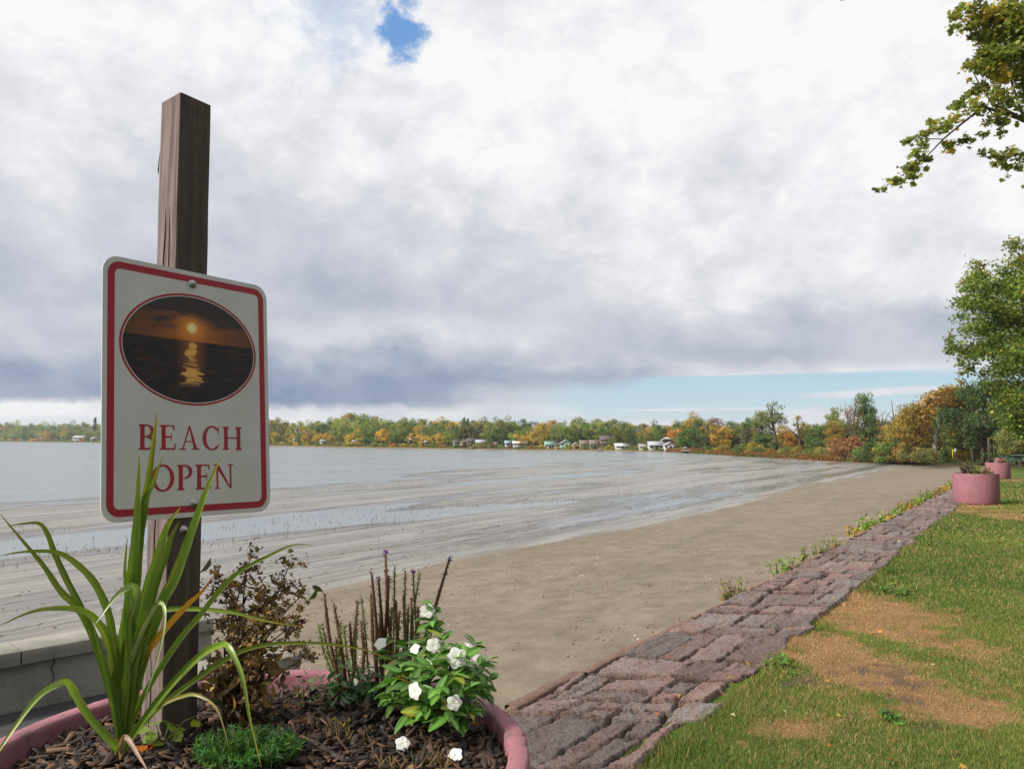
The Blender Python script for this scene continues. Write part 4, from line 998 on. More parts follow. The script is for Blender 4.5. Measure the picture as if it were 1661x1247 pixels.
def boat(px, py, wpx, label, colr=WHT, cover=True):
    y = 3.0*F/(py-HZ); k = y/F; L = wpx*k; r = thing('motor_boat', label, 'boat', ((px-W0/2)/F*y, y, WZ))
    mb = MB(); n = 13; V = np.zeros((n,7,3))
    for i in range(n):
        t = i/(n-1); b = L*.17*(1-(max(0,t-.45)/.55)**2.2)+.02; x = -L/2+L*t
        for j,(u,z) in enumerate([(-1,.75),(-.98,.45),(-.7,.05),(0,-.15),(.7,.05),(.98,.45),(1,.75)]): V[i,j] = (x, u*b, z*.22*L*(1+.2*t)*.55)
    mb.grid(V); mb.poly([tuple(V[0,j]) for j in range(7)]); top = V[:,[0,6]]; mb.grid(V[:,[0,6]]-np.array([0,0,.02])); mb.build('hull', m_flat('hull_%d'%(hash(colr)%999), colr,.4), r)
    mb = MB(); mb.box((-L*.15,-L*.1,.08*L),(L*.12,L*.1,.2*L)); mb.build('cabin', m_flat('cabin_grey',(.25,.27,.3)), r)
boat(567.5,724.8,9,'white motor boat moored off the far shore right of the sign')
boat(592,725.6,7,'small pale boat beside the rocks on the far shore',(.5,.48,.42))
boat(12,717.2,3.5,'tiny white boat at the far left edge of the lake')
boat(744.5,727.4,6,'pale pink boat pulled up below the middle cottages',(.6,.5,.5))
def dock(px0, px1, py, label):
    px=(px0+px1)/2; y = 3.0*F/(py-HZ); k=y/F; w=(px1-px0)*k; r = thing('wooden_dock', label, 'dock', ((px-W0/2)/F*y, y, WZ))
    mb = MB(); mb.box((-w/2,-1.2,.45),(w/2,3.5,.6)); mb.build('deck', m_flat('grey_wood',(.32,.30,.27)), r)
    for sx in (-.45,.45):
        for yy in (-1.0,2.8): m2 = MB(); m2.tube([(w*sx,yy,-.5),(w*sx,yy,.8)], .08, 6); m2.build('pile', M['bark'], r)
dock(971,976,732,'short grey dock in front of the brown cottage pair'); dock(761,769,728.2,'pale boat ramp dock below the long dark roof'); dock(1108,1130,734.5,'low grey dock in front of the willow-like tree')
def car(px, y, base, wpx, colr, label):
    k=y/F; L=wpx*k; r = thing('parked_car', label, 'car', at(px,base,y)); 
    mb=MB(); pr=[(-.5,.08),(-.5,.2),(-.44,.24),(-.3,.26),(-.2,.37),(.12,.38),(.26,.26),(.46,.22),(.5,.15),(.5,.08)]
    V=np.array([[(x*L,s*L*.2,z*L) for (x,z) in pr] for s in (-1,1)]); mb.grid(V); mb.poly([tuple(p) for p in V[0]]); mb.poly([tuple(p) for p in V[1][::-1]]); mb.build('body', m_flat('car_%d'%(hash(colr)%999),colr,.3), r)
    for x in (-.3,.3):
        w=MB(); w.tube([(x*L,-L*.21,.08*L),(x*L,L*.21,.08*L)], .08*L, 12); w.build('wheel', m_flat('rubber',(.02,.02,.02)), r)
    g=MB(); g.box((-.17*L,-.203*L,.27*L),(.1*L,-.201*L,.35*L)); g.build('window', M['glass'], r)
car(1120,178,729.5,9,WHT,'white vehicle parked under the willow-like tree'); car(1131,182,729.5,9,(.5,.5,.52),'silver vehicle parked right of the white one under the willow-like tree'); car(1112,175,727.5,8,(.7,.7,.68),'small white vehicle left of the willow-like tree')

# rust and green weeds along the right-hand shore
def shore_weeds():
    mb = MB(); n = 16000; px = rng.uniform(1080,1500,n); t = rng.uniform(0,.06,n)**1.0; Y = shore_y(px)*(1+t*.9); X = (px-W0/2)/F*Y
    Z = WZ + np.interp(t*.9,[0,.01,.03,.06],[-.25,.08,.2,.3])*1.3
    pal = np.array([(.28,.12,.04),(.24,.10,.035),(.16,.15,.035),(.11,.13,.03),(.30,.17,.05)])
    band = fbm(px*.03, t*60, 3, 71); ix = np.clip((band*7-1.2+rng.normal(size=n)*.7),0,4).astype(int); c = pal[ix]*rng.uniform(.7,1.3,(n,1))
    V,f4,f3,C = blades(n,X,Y,Z,rng.uniform(.25,.7,n),rng.uniform(.12,.35,n),c,1.0); base=mb.n; mb.add(V.reshape(-1,3),f4,C); mb.loops.append((f3+base).ravel()); mb.cnt.append(np.full(n,3)); mb.m.append(np.zeros(n,int))
    mb.build('shore_weeds', M['grass'], label='band of rust and green weeds along the curved shore', cat='weeds', kind='stuff')
shore_weeds()
def rocks_shore():
    r = np.random.default_rng(3)
    src = None
    for i in range(26):
        px = r.uniform(1180,1420); y = float(shore_y(px))*1.035; k=y/F
        if src is None:
            mb = MB(); V=np.zeros((6,8,3))
            for a_ in range(6):
                for b_ in range(8):
                    ph=math.pi*a_/5; th=b_*math.pi/4; q=.8+.4*r.uniform(); V[a_,b_]=(math.sin(ph)*math.cos(th)*q*.5, math.sin(ph)*math.sin(th)*q*.35, math.cos(ph)*.25*q)
            mb.grid(V,wrap=True); src=mb.mesh('boulder', m_flat('pale_rock',(.36,.34,.32)))
        s=r.uniform(.5,1.6); put('boulder', src, None, 'pale boulder lying along the foot of the right wood','rock','boulders along the foot of the right wood',None,((px-W0/2)/F*y,y,land_z(px,y)+.15),r.uniform(0,6),(s,s,s))
rocks_shore()
# mud-flat sprouts, debris and beach pebbles
def flats_sprouts():
    mb = MB(); n = 9000; A = rng.uniform(-15,75,n); S = rng.uniform(13,34,n)
    k = fbm(A*.06, S*.35, 3, 81) > .56; A,S = A[k],S[k]; X=P0[0]+A*DV[0]+S*NV[0]; Y=P0[1]+A*DV[1]+S*NV[1]; n=len(X)
    Z = beach_h(X,Y); c = np.array([.09,.11,.04])*rng.uniform(.6,1.5,(n,1))
    V,f4,f3,C = blades(n,X,Y,np.maximum(Z,WZ),rng.uniform(.03,.14,n),rng.uniform(.006,.02,n),c,.5); base=mb.n; mb.add(V.reshape(-1,3),f4,C); mb.loops.append((f3+base).ravel()); mb.cnt.append(np.full(n,3)); mb.m.append(np.zeros(n,int))
    mb.build('marsh_sprouts', M['grass'], label='sparse green sprouts on the wet mud flats', cat='sprouts', kind='stuff')
flats_sprouts()
def scatter_stones(name, label, n, area, size, cols, flat=.5):
    mb = MB(); o = np.array([(1,0,0),(.3,.8,0),(-.7,.6,0),(-.9,-.3,0),(0,-.9,0),(0,0,1),(0,0,-.6)]); f=[(0,1,5),(1,2,5),(2,3,5),(3,4,5),(4,0,5),(1,0,6),(2,1,6),(3,2,6),(4,3,6),(0,4,6)]
    X,Y = area(n); n=len(X); Z = beach_h(X,Y); sz = size*rng.uniform(.3,1,n)**2+.004; th=rng.uniform(0,6.28,n)
    V = o[None]*np.array([1,1,flat])*sz[:,None,None]*rng.uniform(.7,1.3,(n,7,1)); ct,st=np.cos(th)[:,None],np.sin(th)[:,None]
    x = V[...,0]*ct-V[...,1]*st; y = V[...,0]*st+V[...,1]*ct; V = np.stack([x+X[:,None], y+Y[:,None], V[...,2]+Z[:,None]],-1)
    F_ = (np.arange(n)[:,None,None]*7+np.array(f)[None]).reshape(-1,3); C = np.repeat(np.array(cols)[rng.integers(0,len(cols),n)]*rng.uniform(.6,1.3,(n,1)),7,0)
    mb.add(V.reshape(-1,3),F_,C); mb.build(name, M['dry'], label=label, cat='pebbles', kind='stuff')
def near_area(n):
    A = rng.uniform(-2,36,n); S = rng.uniform(.1,10,n); k = (rng.uniform(0,1,n) < np.exp(-np.maximum(0,A)/18))&(fbm(A*.5,S*.7,3,91)+rng.uniform(-.14,.14,n) > .46); A,S=A[k],S[k]
    return P0[0]+A*DV[0]+S*NV[0], P0[1]+A*DV[1]+S*NV[1]
scatter_stones('beach_pebbles','small pebbles and shell bits scattered over the dry sand',30000,near_area,.019,[(.10,.095,.09),(.16,.14,.12),(.30,.28,.25),(.08,.07,.06),(.5,.47,.42),(.2,.12,.08)])
def mud_area(n):
    A = rng.uniform(-12,60,n); S = rng.uniform(8.5,22,n); k = fbm(A*.12,S*1.4,3,95)+rng.uniform(-.08,.08,n) > .60; A,S=A[k],S[k]
    return P0[0]+A*DV[0]+S*NV[0], P0[1]+A*DV[1]+S*NV[1]
scatter_stones('mud_clods','dark weedy clods strewn in lines over the wet flats',9000,mud_area,.05,[(.07,.055,.035),(.10,.08,.05),(.09,.085,.04),(.13,.10,.07)],.3)

# ------------------------------------------------------------------ pink planters
RP, HP, TH = .61, .89, .048
def planter(loc, label):
    r = thing('round_planter', label, 'planter', loc, 0, None)
    mb = MB(); n = 256; rr = np.random.default_rng(2)
    prof = [(RP-.012,.02),(RP,.05),(RP,.45),(RP,HP-.012),(RP-.002,HP-.004),(RP-.007,HP),(RP-TH+.007,HP),(RP-TH+.002,HP-.004),(RP-TH,HP-.012),(RP-TH,HP-.35)]
    V = np.zeros((len(prof),n,3)); a = np.arange(n)*2*math.pi/n
    for i,(q,z) in enumerate(prof):
        w = (fbm(a*30+i*.2, a*0+i*.3, 3, 5)-.5)*(.004 if i>2 else .002); chip = np.maximum(0, fbm(a*14, a*0, 3, 15)-.66)*(.05 if i in (3,4,5) else .03 if i in (6,7) else 0)
        V[i,:,0]=(q+w-(chip if i<6 else -chip))*np.cos(a); V[i,:,1]=(q+w-(chip if i<6 else -chip))*np.sin(a); V[i,:,2]=z-chip*.5
    mb.grid(V,wrap=True); mb.build('shell', M['pink'], r)
    mb = MB(); mb.lathe([(0.0001,.0),(RP-.06,0),(RP-.06,.021)],32); mb.build('foot', M['concrete'], r)
    return r
PC = (-.57,1.78); BZ = float(lawn_z(1.87))+.004
near = planter((PC[0],PC[1],EYE-.682-HP), 'large round pink concrete planter in the foreground holding the beach sign')
soil_edge = EYE-.738
def soil_z(x,y):
    r2 = ((x-PC[0])**2+(y-PC[1])**2)/.56**2
    return soil_edge+.05*(1-np.clip(r2,0,1)) + (fbm(np.asarray(x)*9, np.asarray(y)*9, 3, 6)-.5)*.03
def mulch():
    mb = MB(); nr,nn = 50,90; q = np.linspace(.0001,RP-TH+.004,nr); a = np.arange(nn)*2*math.pi/nn
    X = PC[0]+q[:,None]*np.cos(a); Y = PC[1]+q[:,None]*np.sin(a); mb.grid(np.stack([X,Y,soil_z(X,Y)],-1),wrap=True,c=(.3,.25,.22))
    n = 8500; q = .555*np.sqrt(rng.uniform(0,1,n)); a = rng.uniform(0,6.28,n); X=PC[0]+q*np.cos(a); Y=PC[1]+q*np.sin(a); Z=soil_z(X,Y)+rng.uniform(-.002,.012,n)
    pal = np.array([(.035,.024,.02),(.06,.04,.03),(.11,.065,.04),(.02,.016,.015),(.17,.10,.055),(.045,.03,.024),(.08,.06,.05)])
    L = .006+.034*rng.uniform(0,1,n)**2.2; Wd = np.minimum(L*rng.uniform(.12,.42,n),.007); T = rng.uniform(.0008,.0022,n); th=rng.uniform(0,6.28,n); tl=rng.normal(size=n)*.35; rl = rng.normal(size=n)*.5
    cube = np.array([(-1,-1,-1),(1,-.7,-1),(.9,1,-1),(-.8,.8,-1),(-.9,-.8,1),(1,-.9,1),(.8,.9,1),(-1,.7,1)])
    V = cube[None]*np.stack([L,Wd,T],-1)[:,None,:]; x,y,z = V[...,0],V[...,1],V[...,2]
    y,z = y*np.cos(rl)[:,None]-z*np.sin(rl)[:,None], y*np.sin(rl)[:,None]+z*np.cos(rl)[:,None]
    x,z = x*np.cos(tl)[:,None]-z*np.sin(tl)[:,None], x*np.sin(tl)[:,None]+z*np.cos(tl)[:,None]
    x,y = x*np.cos(th)[:,None]-y*np.sin(th)[:,None], x*np.sin(th)[:,None]+y*np.cos(th)[:,None]
    V = np.stack([x+X[:,None],y+Y[:,None],z+Z[:,None]],-1)
    f = np.array([(0,3,2,1),(4,5,6,7),(0,1,5,4),(1,2,6,5),(2,3,7,6),(3,0,4,7)]); F_ = (np.arange(n)[:,None,None]*8+f[None]).reshape(-1,4)
    C = np.repeat(pal[rng.integers(0,len(pal),n)]*rng.uniform(.7,1.5,(n,1)),8,0); mb.add(V.reshape(-1,3),F_,C)
    mb.build('bark_mulch', M['chips'], label='dark brown bark mulch filling the near pink planter', cat='mulch', kind='stuff')
mulch()
# ------------------------------------------------------------------ beach sign
def beach_sign():
    up = Vector((-.0385,.0869,1)).normalized(); ex = Vector((math.cos(.9631),math.sin(.9631),0)); ex = (ex-up*ex.dot(up)).normalized(); ey = up.cross(ex)
    base = Vector((-.8288,1.9423,EYE))-up*.84; z0 = EYE-.84
    r = thing('beach_sign', 'leaning wooden post carrying the white BEACH OPEN sign with red border and sunset picture', 'sign', base)
    r.rotation_euler = Matrix((ex,ey,up)).transposed().to_euler()
    Z = lambda e: EYE+e-z0
    h = .0445; ztop = .84+.8876
    mb = MB(); N = 60; V = np.zeros((N+1,12,3))
    for i in range(N+1):
        z = ztop*i/N; wob = (float(vnoise(z*9,0,3))-.5)*.0025
        ring = [(-h,-h+.003),(-h+.003,-h),(0,-h),(h-.003,-h),(h,-h+.003),(h,0),(h,h-.003),(h-.003,h),(0,h),(-h+.003,h),(-h,h-.003),(-h,0)]
        for j,(x,y) in enumerate(ring): V[i,j] = (x+wob,y+wob*.6,z)
    mb.grid(V[:,:10]); mb.grid(V[:,[9,10,11,0]],m=1); mb.poly([tuple(V[N,j]) for j in range(12)]); mb.build('post', [M['post'],M['lit_side']], r)  # slot one: left face, with the sunlit tone in its colour
    mb = MB(); P=[(-h-.0005, .008+.003*math.sin(i*1.3), z) for i,z in enumerate(np.linspace(.1, ztop-.28, 30))]; mb.tube(P,[.0006]+[.0016]*28+[.0004],5)
    mb.tube([(-h-.0005,-.012,ztop-.3),(-h-.0005,-.013,ztop-.5)],.0011,5); mb.add([(-h-.001,h-.004,ztop-.13),(-h-.003,h-.002,ztop-.16),(-h-.004,h,ztop-.19),(-h-.001,h-.001,ztop-.2)],[(0,1,2,3)]); mb.build('crack', M['crack'], r)
    # panel: local x along the panel, front faces -y
    Wp, Hp = .451, .61; zc = .84+.1134; yp = -h-.0015
    pn = put('sign_panel', None, r); 
    def rr(w,hh,rad,n=10):
        pts=[]
        for (cx,cz,a0) in ((w/2-rad,hh/2-rad,0),(-w/2+rad,hh/2-rad,90),(-w/2+rad,-hh/2+rad,180),(w/2-rad,-hh/2+rad,270)):
            for i in range(n+1): a=R(a0+90*i/n); pts.append((cx+rad*math.cos(a), cz+rad*math.sin(a)))
        return pts
    mb = MB(); o = rr(Wp,Hp,.038); n=len(o); yf, yb = yp-.0022, yp
    mb.poly([(x,yf,z) for x,z in o]); mb.poly([(x,yb,z) for x,z in o[::-1]])
    mb.grid(np.array([[(x,yf,z) for x,z in o],[(x,yb,z) for x,z in o]]),wrap=True)
    col.objects.unlink(pn); bpy.data.objects.remove(pn)
    pn = mb.build('sign_panel', M['sign'], r); pn.location=(.009,0,zc); pn.rotation_euler=(0,-.0354,0)
    def y_(k): return yf-.0003*k
    mb = MB(); a_=rr(Wp-.023,Hp-.023,.030); b_=rr(Wp-.056,Hp-.056,.014); mb.grid(np.array([[(x,y_(1),z) for x,z in a_],[(x,y_(1),z) for x,z in b_]]),wrap=True); mb.build('border', M['red'], pn)
    ez = .106; ex = 0.0
    def ell(a,b,n=72): return [(a*math.cos(2*math.pi*i/n), b*math.sin(2*math.pi*i/n)) for i in range(n)]
    e1,e2 = ell(.187,.140),ell(.1815,.135); mb=MB(); mb.grid(np.array([[(x+ex,y_(1),z+ez) for x,z in e1],[(x+ex,y_(1),z+ez) for x,z in e2]]),wrap=True); mb.build('picture_ring', M['red'], pn)
    mb=MB(); mb.poly([(x,0,z) for x,z in ell(.179,.1325)]); pic=mb.build('sunset_picture', M['picture'], pn); pic.location=(ex,y_(1),ez)
    # lettering ------------------------------------------------------------
    S,TN,SF = .16,.07,.055
    def L(ch):
        q=[]; rc=lambda x0,z0,x1,z1: q.append([(x0,z0),(x1,z0),(x1,z1),(x0,z1)])
        def arc(cx,cz,rx,rz,t0,t1,thick,thin,n=18,horiz=True):
            for i in range(n):
                a,b=R(t0+(t1-t0)*i/n),R(t0+(t1-t0)*(i+1)/n); P=[]
                for t,inn in ((a,0),(b,0),(b,1),(a,1)):
                    ix,iz = rx-thick, rz-thin; P.append((cx+(ix if inn else rx)*math.cos(t), cz+(iz if inn else rz)*math.sin(t)))
                q.append(P)
        def stem(x,serif=True,t=S,w=.075):
            rc(x,0,x+t,1)
            if serif:
                for z0,z1,sg in ((0,SF,1),(1-SF,1,-1)):
                    rc(x-w,z0,x+t+w,z1)
                    b=z1 if sg>0 else z0
                    q.append([(x-w*.55,b),(x,b),(x,b+sg*.05)]); q.append([(x+t+w*.55,b),(x+t,b),(x+t,b+sg*.05)])
        if ch=='B': stem(.06,w=.06); arc(.30,.745,.27,.255,-90,90,.125,TN); arc(.30,.27,.33,.27,-90,90,.135,TN); rc(.15,.0,.31,TN); rc(.15,.95,.31,1); rc(.15,.49,.31,.54); w=.65
        elif ch=='E':
            stem(.06,w=.06); rc(.15,.0,.58,TN); rc(.15,.95,.55,1); rc(.15,.49,.43,.49+TN); q.append([(.58,0),(.62,.26),(.585,.26),(.52,.05),(.45,.05)]); q.append([(.55,1),(.57,.78),(.54,.78),(.49,.95),(.42,.95)]); q.append([(.43,.36),(.455,.36),(.455,.67),(.43,.67)]); w=.63
        elif ch=='A':
            q.append([(.08,0),(.135,0),(.40,.90),(.375,1),(.365,1)]); q.append([(.365,1),(.41,1),(.71,0),(.56,0)]); rc(.19,.32,.58,.37); rc(-.02,0,.25,SF); rc(.47,0,.79,SF); w=.77
        elif ch=='C':
            arc(.41,.5,.40,.52,48,312,.145,TN,30); q.append([(.66,.93),(.685,.99),(.70,.99),(.70,.68),(.675,.68),(.64,.84),(.60,.90)]); q.append([(.66,.09),(.60,.12),(.69,.24),(.715,.22)]); w=.73
        elif ch=='H': stem(.06,w=.06); stem(.62,w=.06); rc(.18,.49,.63,.545); w=.82
        elif ch=='O': arc(.41,.5,.41,.52,0,360,.145,TN,44); w=.82
        elif ch=='P': stem(.06,w=.06); arc(.30,.72,.28,.28,-90,90,.13,TN); rc(.15,.95,.31,1); rc(.15,.44,.31,.49); w=.6
        elif ch=='N':
            rc(.10,0,.10+TN,1); rc(.66,.0,.66+TN,1); q.append([(.02,1),(.19,1),(.71,0),(.66,0)]); rc(.0,1-SF,.1,1); rc(.02,0,.23,SF); rc(.57,1-SF,.80,1); w=.78
        return q,w
    def word(txt, x0, x1, zb, cap=.0615):
        KX=1.13; ls=[L(c) for c in txt]; tot=sum(l[1]*KX for l in ls); gap=((x1-x0)/cap-tot)/(len(ls)-1); x=x0
        mb=MB()
        for q,w in ls:
            for i,p in enumerate(q): mb.poly([(x+a*cap*KX, y_(1.0+.14*(i%23)), zb+b*cap) for a,b in p])
            x+=(w*KX+gap)*cap
        return mb
    w1=word('BEACH', -.140, .137, -.143, .059); w1.build('beach_lettering', M['red'], pn)
    w2=word('OPEN', -.108, .110, -.240, .061); w2.build('open_lettering', M['red'], pn)
    def bolt(x,z,y0,rad=.0075):
        b=MB(); b.tube([(x,y0,z),(x,y0-.0015,z)],rad*1.45,16); b.tube([(x,y0-.0015,z),(x,y0-.007,z)],rad,6); b.tube([(x,y0-.007,z),(x,y0-.012,z)],rad*.45,8); b.build('bolt', M['bolt'], r)
    bolt(.009-.0097,zc+.273,yf); bolt(.009+.0097,zc-.273,yf); bolt(-.004,zc-.335,-h)
beach_sign()

# ------------------------------------------------------------------ plants of the near planter
def ribbon(mb, pts, wid, c0, c1, fold=.35, n=26, twist=0, tipc=None, side=None):
    """long folded leaf through 3-D points"""
    pts=[np.array(p,float) for p in pts]; K=len(pts); T=np.linspace(0,K-1,n); P=[]
    for t in T:
        i=int(min(t,K-2)); f=t-i; p0=pts[max(i-1,0)];p1=pts[i];p2=pts[i+1];p3=pts[min(i+2,K-1)]
        P.append(.5*((2*p1)+(-p0+p2)*f+(2*p0-5*p1+4*p2-p3)*f*f+(-p0+3*p1-3*p2+p3)*f**3))
    P=np.array(P); Q=(-1,-.78,-.55,-.3,0,.3,.55,.78,1); V=np.zeros((n,9,3)); C=np.zeros((n,9,3)); blem=rng.uniform(0,50); view=np.array([0,0,EYE])
    for i in range(n):
        t=P[min(i+1,n-1)]-P[max(i-1,0)]; t/=np.linalg.norm(t)+1e-9; toc=view-P[i]; toc/=np.linalg.norm(toc)
        s0=np.cross(t,toc); s0/=np.linalg.norm(s0)+1e-9; nn=np.cross(s0,t)
        a=twist*(i/n)+ (side or 0); s=s0*math.cos(a)+nn*math.sin(a); nn=np.cross(s,t)
        u=i/(n-1); w=wid*(.55+.45*min(1,u*5))*(1-max(0,(u-.45)/.55)**1.7)+.0006
        for j,q in enumerate(Q):
            V[i,j]=P[i]+s*q*w/2*(1+.05*math.sin(i*1.7+blem))+nn*abs(q)*w*fold*.5
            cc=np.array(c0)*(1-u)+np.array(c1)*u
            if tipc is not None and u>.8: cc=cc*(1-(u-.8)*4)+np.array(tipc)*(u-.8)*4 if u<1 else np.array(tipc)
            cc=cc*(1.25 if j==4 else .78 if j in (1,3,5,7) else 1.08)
            bl=float(vnoise(u*9+blem,j*.8+blem,4)); C[i,j]=cc*(.85+.3*float(vnoise(u*5+blem,j*.5,6)))+(np.array((.16,.07,.0)) if bl>.86 and u>.25 else 0)
    mb.grid(V,np.clip(C,.004,1))
def spiky_plant():
    bx,by=-.905,1.775; bz=float(soil_z(bx,by)); root=thing('strap_leaf_plant','tall strap leaved grassy plant with long arching bright green blades in front of the sign','plant',(0,0,0))
    root.location=(bx,by,bz); off=Vector((bx,by,bz))
    g0,g1=(.10,.17,.02),(.16,.26,.03); dk=(.06,.12,.018); yl=(.34,.30,.04)
    B=[ # pixel path from base to tip, width px, depth at tip, colours
     ([(205,1120),(214,1000),(222,900),(232,829),(240,780),(249,714),(254,668)],20,1.60,g0,(.13,.15,.02),yl),
     ([(200,1130),(208,1030),(213,950),(219,890),(224,809),(226,736)],25,1.64,g0,g1,yl),
     ([(207,1120),(218,1000),(226,890),(233,822),(249,782),(263,741)],17,1.62,g0,g1,yl),
     ([(212,1150),(235,1060),(263,977),(282,940),(301,890),(320,836),(340,782),(359,741)],24,1.68,g0,g1,yl),
     ([(207,1150),(225,1040),(240,957),(256,906),(270,856),(293,822)],26,1.65,g0,g1,yl),
     ([(208,1150),(232,1030),(250,950),(268,900),(278,870),(292,844)],22,1.68,g0,(.15,.2,.03),(.22,.14,.04)),
     ([(190,1170),(170,1090),(145,1018),(125,984),(98,957),(71,917),(34,873),(0,833)],15,1.55,dk,(.12,.15,.02),(.25,.18,.06)),
     ([(192,1170),(172,1090),(155,1035),(131,984),(108,940),(88,896),(78,868),(64,849),(38,849),(12,853)],13,1.60,dk,(.12,.14,.02),yl),
     ([(197,1150),(193,1090),(184,1038),(175,991),(155,947),(128,917),(94,896),(44,894),(0,901)],16,1.58,g0,(.14,.19,.02),yl),
     ([(190,1160),(185,1090),(175,1040),(158,1008),(135,991),(98,986),(51,992),(0,1014)],15,1.50,g0,(.13,.17,.02),(.2,.18,.04)),
     ([(190,1215),(183,1205),(147,1166),(124,1130),(112,1110),(98,1108),(65,1127),(33,1166),(0,1215),(-20,1250)],16,1.45,g0,(.2,.27,.06),(.2,.22,.06)),
     ([(198,1150),(203,1060),(214,1000),(222,968),(216,952),(200,957),(182,974),(155,1011)],20,1.60,g0,(.22,.29,.10),(.24,.3,.1)),
     ([(205,1200),(209,1183),(235,1124),(290,1038),(324,998),(354,960),(388,927),(438,900),(475,884),(508,884)],13,1.80,g0,(.12,.17,.02),(.3,.26,.04)),
     ([(206,1150),(218,1060),(236,1010),(260,991),(300,987),(371,992),(438,1008),(492,1016)],13,1.85,g0,(.13,.18,.02),(.4,.2,.03)),
     ([(204,1180),(212,1130),(225,1078),(263,1025),(303,981),(327,959),(349,930)],17,1.72,(.4,.3,.03),(.5,.22,.015),(.18,.06,.02)),
     ([(202,1215),(228,1173),(277,1111),(326,1062),(358,1046),(372,1052),(392,1095),(405,1166),(424,1245)],15,1.52,g0,(.13,.2,.02),yl),
     ([(206,1205),(212,1195),(261,1143),(326,1095),(370,1066),(401,1052),(447,1043),(524,1043),(586,1052),(639,1071)],12,1.85,g0,(.13,.17,.02),(.33,.25,.04)),
     ([(204,1200),(230,1170),(261,1143),(294,1129),(320,1127),(352,1150),(372,1215)],9,1.62,(.16,.2,.03),(.22,.18,.06),(.22,.12,.05)),
     ([(196,1180),(200,1117),(220,1050),(241,1003),(256,978),(266,984),(266,1020),(252,1080),(229,1147)],9,1.60,(.2,.26,.09),(.26,.32,.14),(.2,.24,.1)),
     ([(193,1190),(180,1120),(165,1060),(150,1010)],15,1.65,dk,g0,None),
     ([(200,1170),(199,1090),(205,1000),(214,930)],30,1.70,g0,g1,None),
     ([(203,1170),(212,1090),(228,1020),(240,985)],30,1.70,g0,g1,None),
     ([(196,1190),(190,1120),(178,1050),(170,1010)],20,1.68,g0,g0,None),
     ([(201,1190),(212,1120),(232,1050),(250,1000)],24,1.72,dk,g1,None),
     ([(198,1190),(206,1100),(209,1000),(203,930),(207,870)],13,1.66,g0,g1,yl),
     ([(203,1190),(216,1110),(236,1010),(246,940),(250,880)],12,1.70,g0,g1,yl),
     ([(200,1238),(196,1210),(205,1195),(225,1225),(240,1250)],12,1.62,(.3,.2,.13),(.25,.17,.12),None),
     ([(196,1232),(192,1215),(190,1195)],13,1.74,(.5,.3,.05),(.5,.2,.02),None)]
    bpx=np.array([198,1233.])
    for (pp,w,yt,c0,c1,tc) in B:
        mb=MB(); path=[tuple(bpx+np.array([rng.uniform(-5,5),0]))]+pp; n=len(path); P=[]
        for i,(px,py) in enumerate(path):
            u=i/(n-1); P.append(at(px,py,1.765+(yt-1.765)*u**1.2)-off)
        # make relative ribbon face the viewer side: shift the view by using world positions
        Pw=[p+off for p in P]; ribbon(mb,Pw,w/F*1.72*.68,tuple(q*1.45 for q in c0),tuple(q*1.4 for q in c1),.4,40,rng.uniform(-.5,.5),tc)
        for k in range(len(mb.v)): mb.v[k]=mb.v[k]-np.array(off)
        mb.build('leaf_blade', M['gloss_leaf'], root, smooth=True)
spiky_plant()
def local(root_loc):
    off=Vector(root_loc); return lambda px,py,y: at(px,py,y)-off
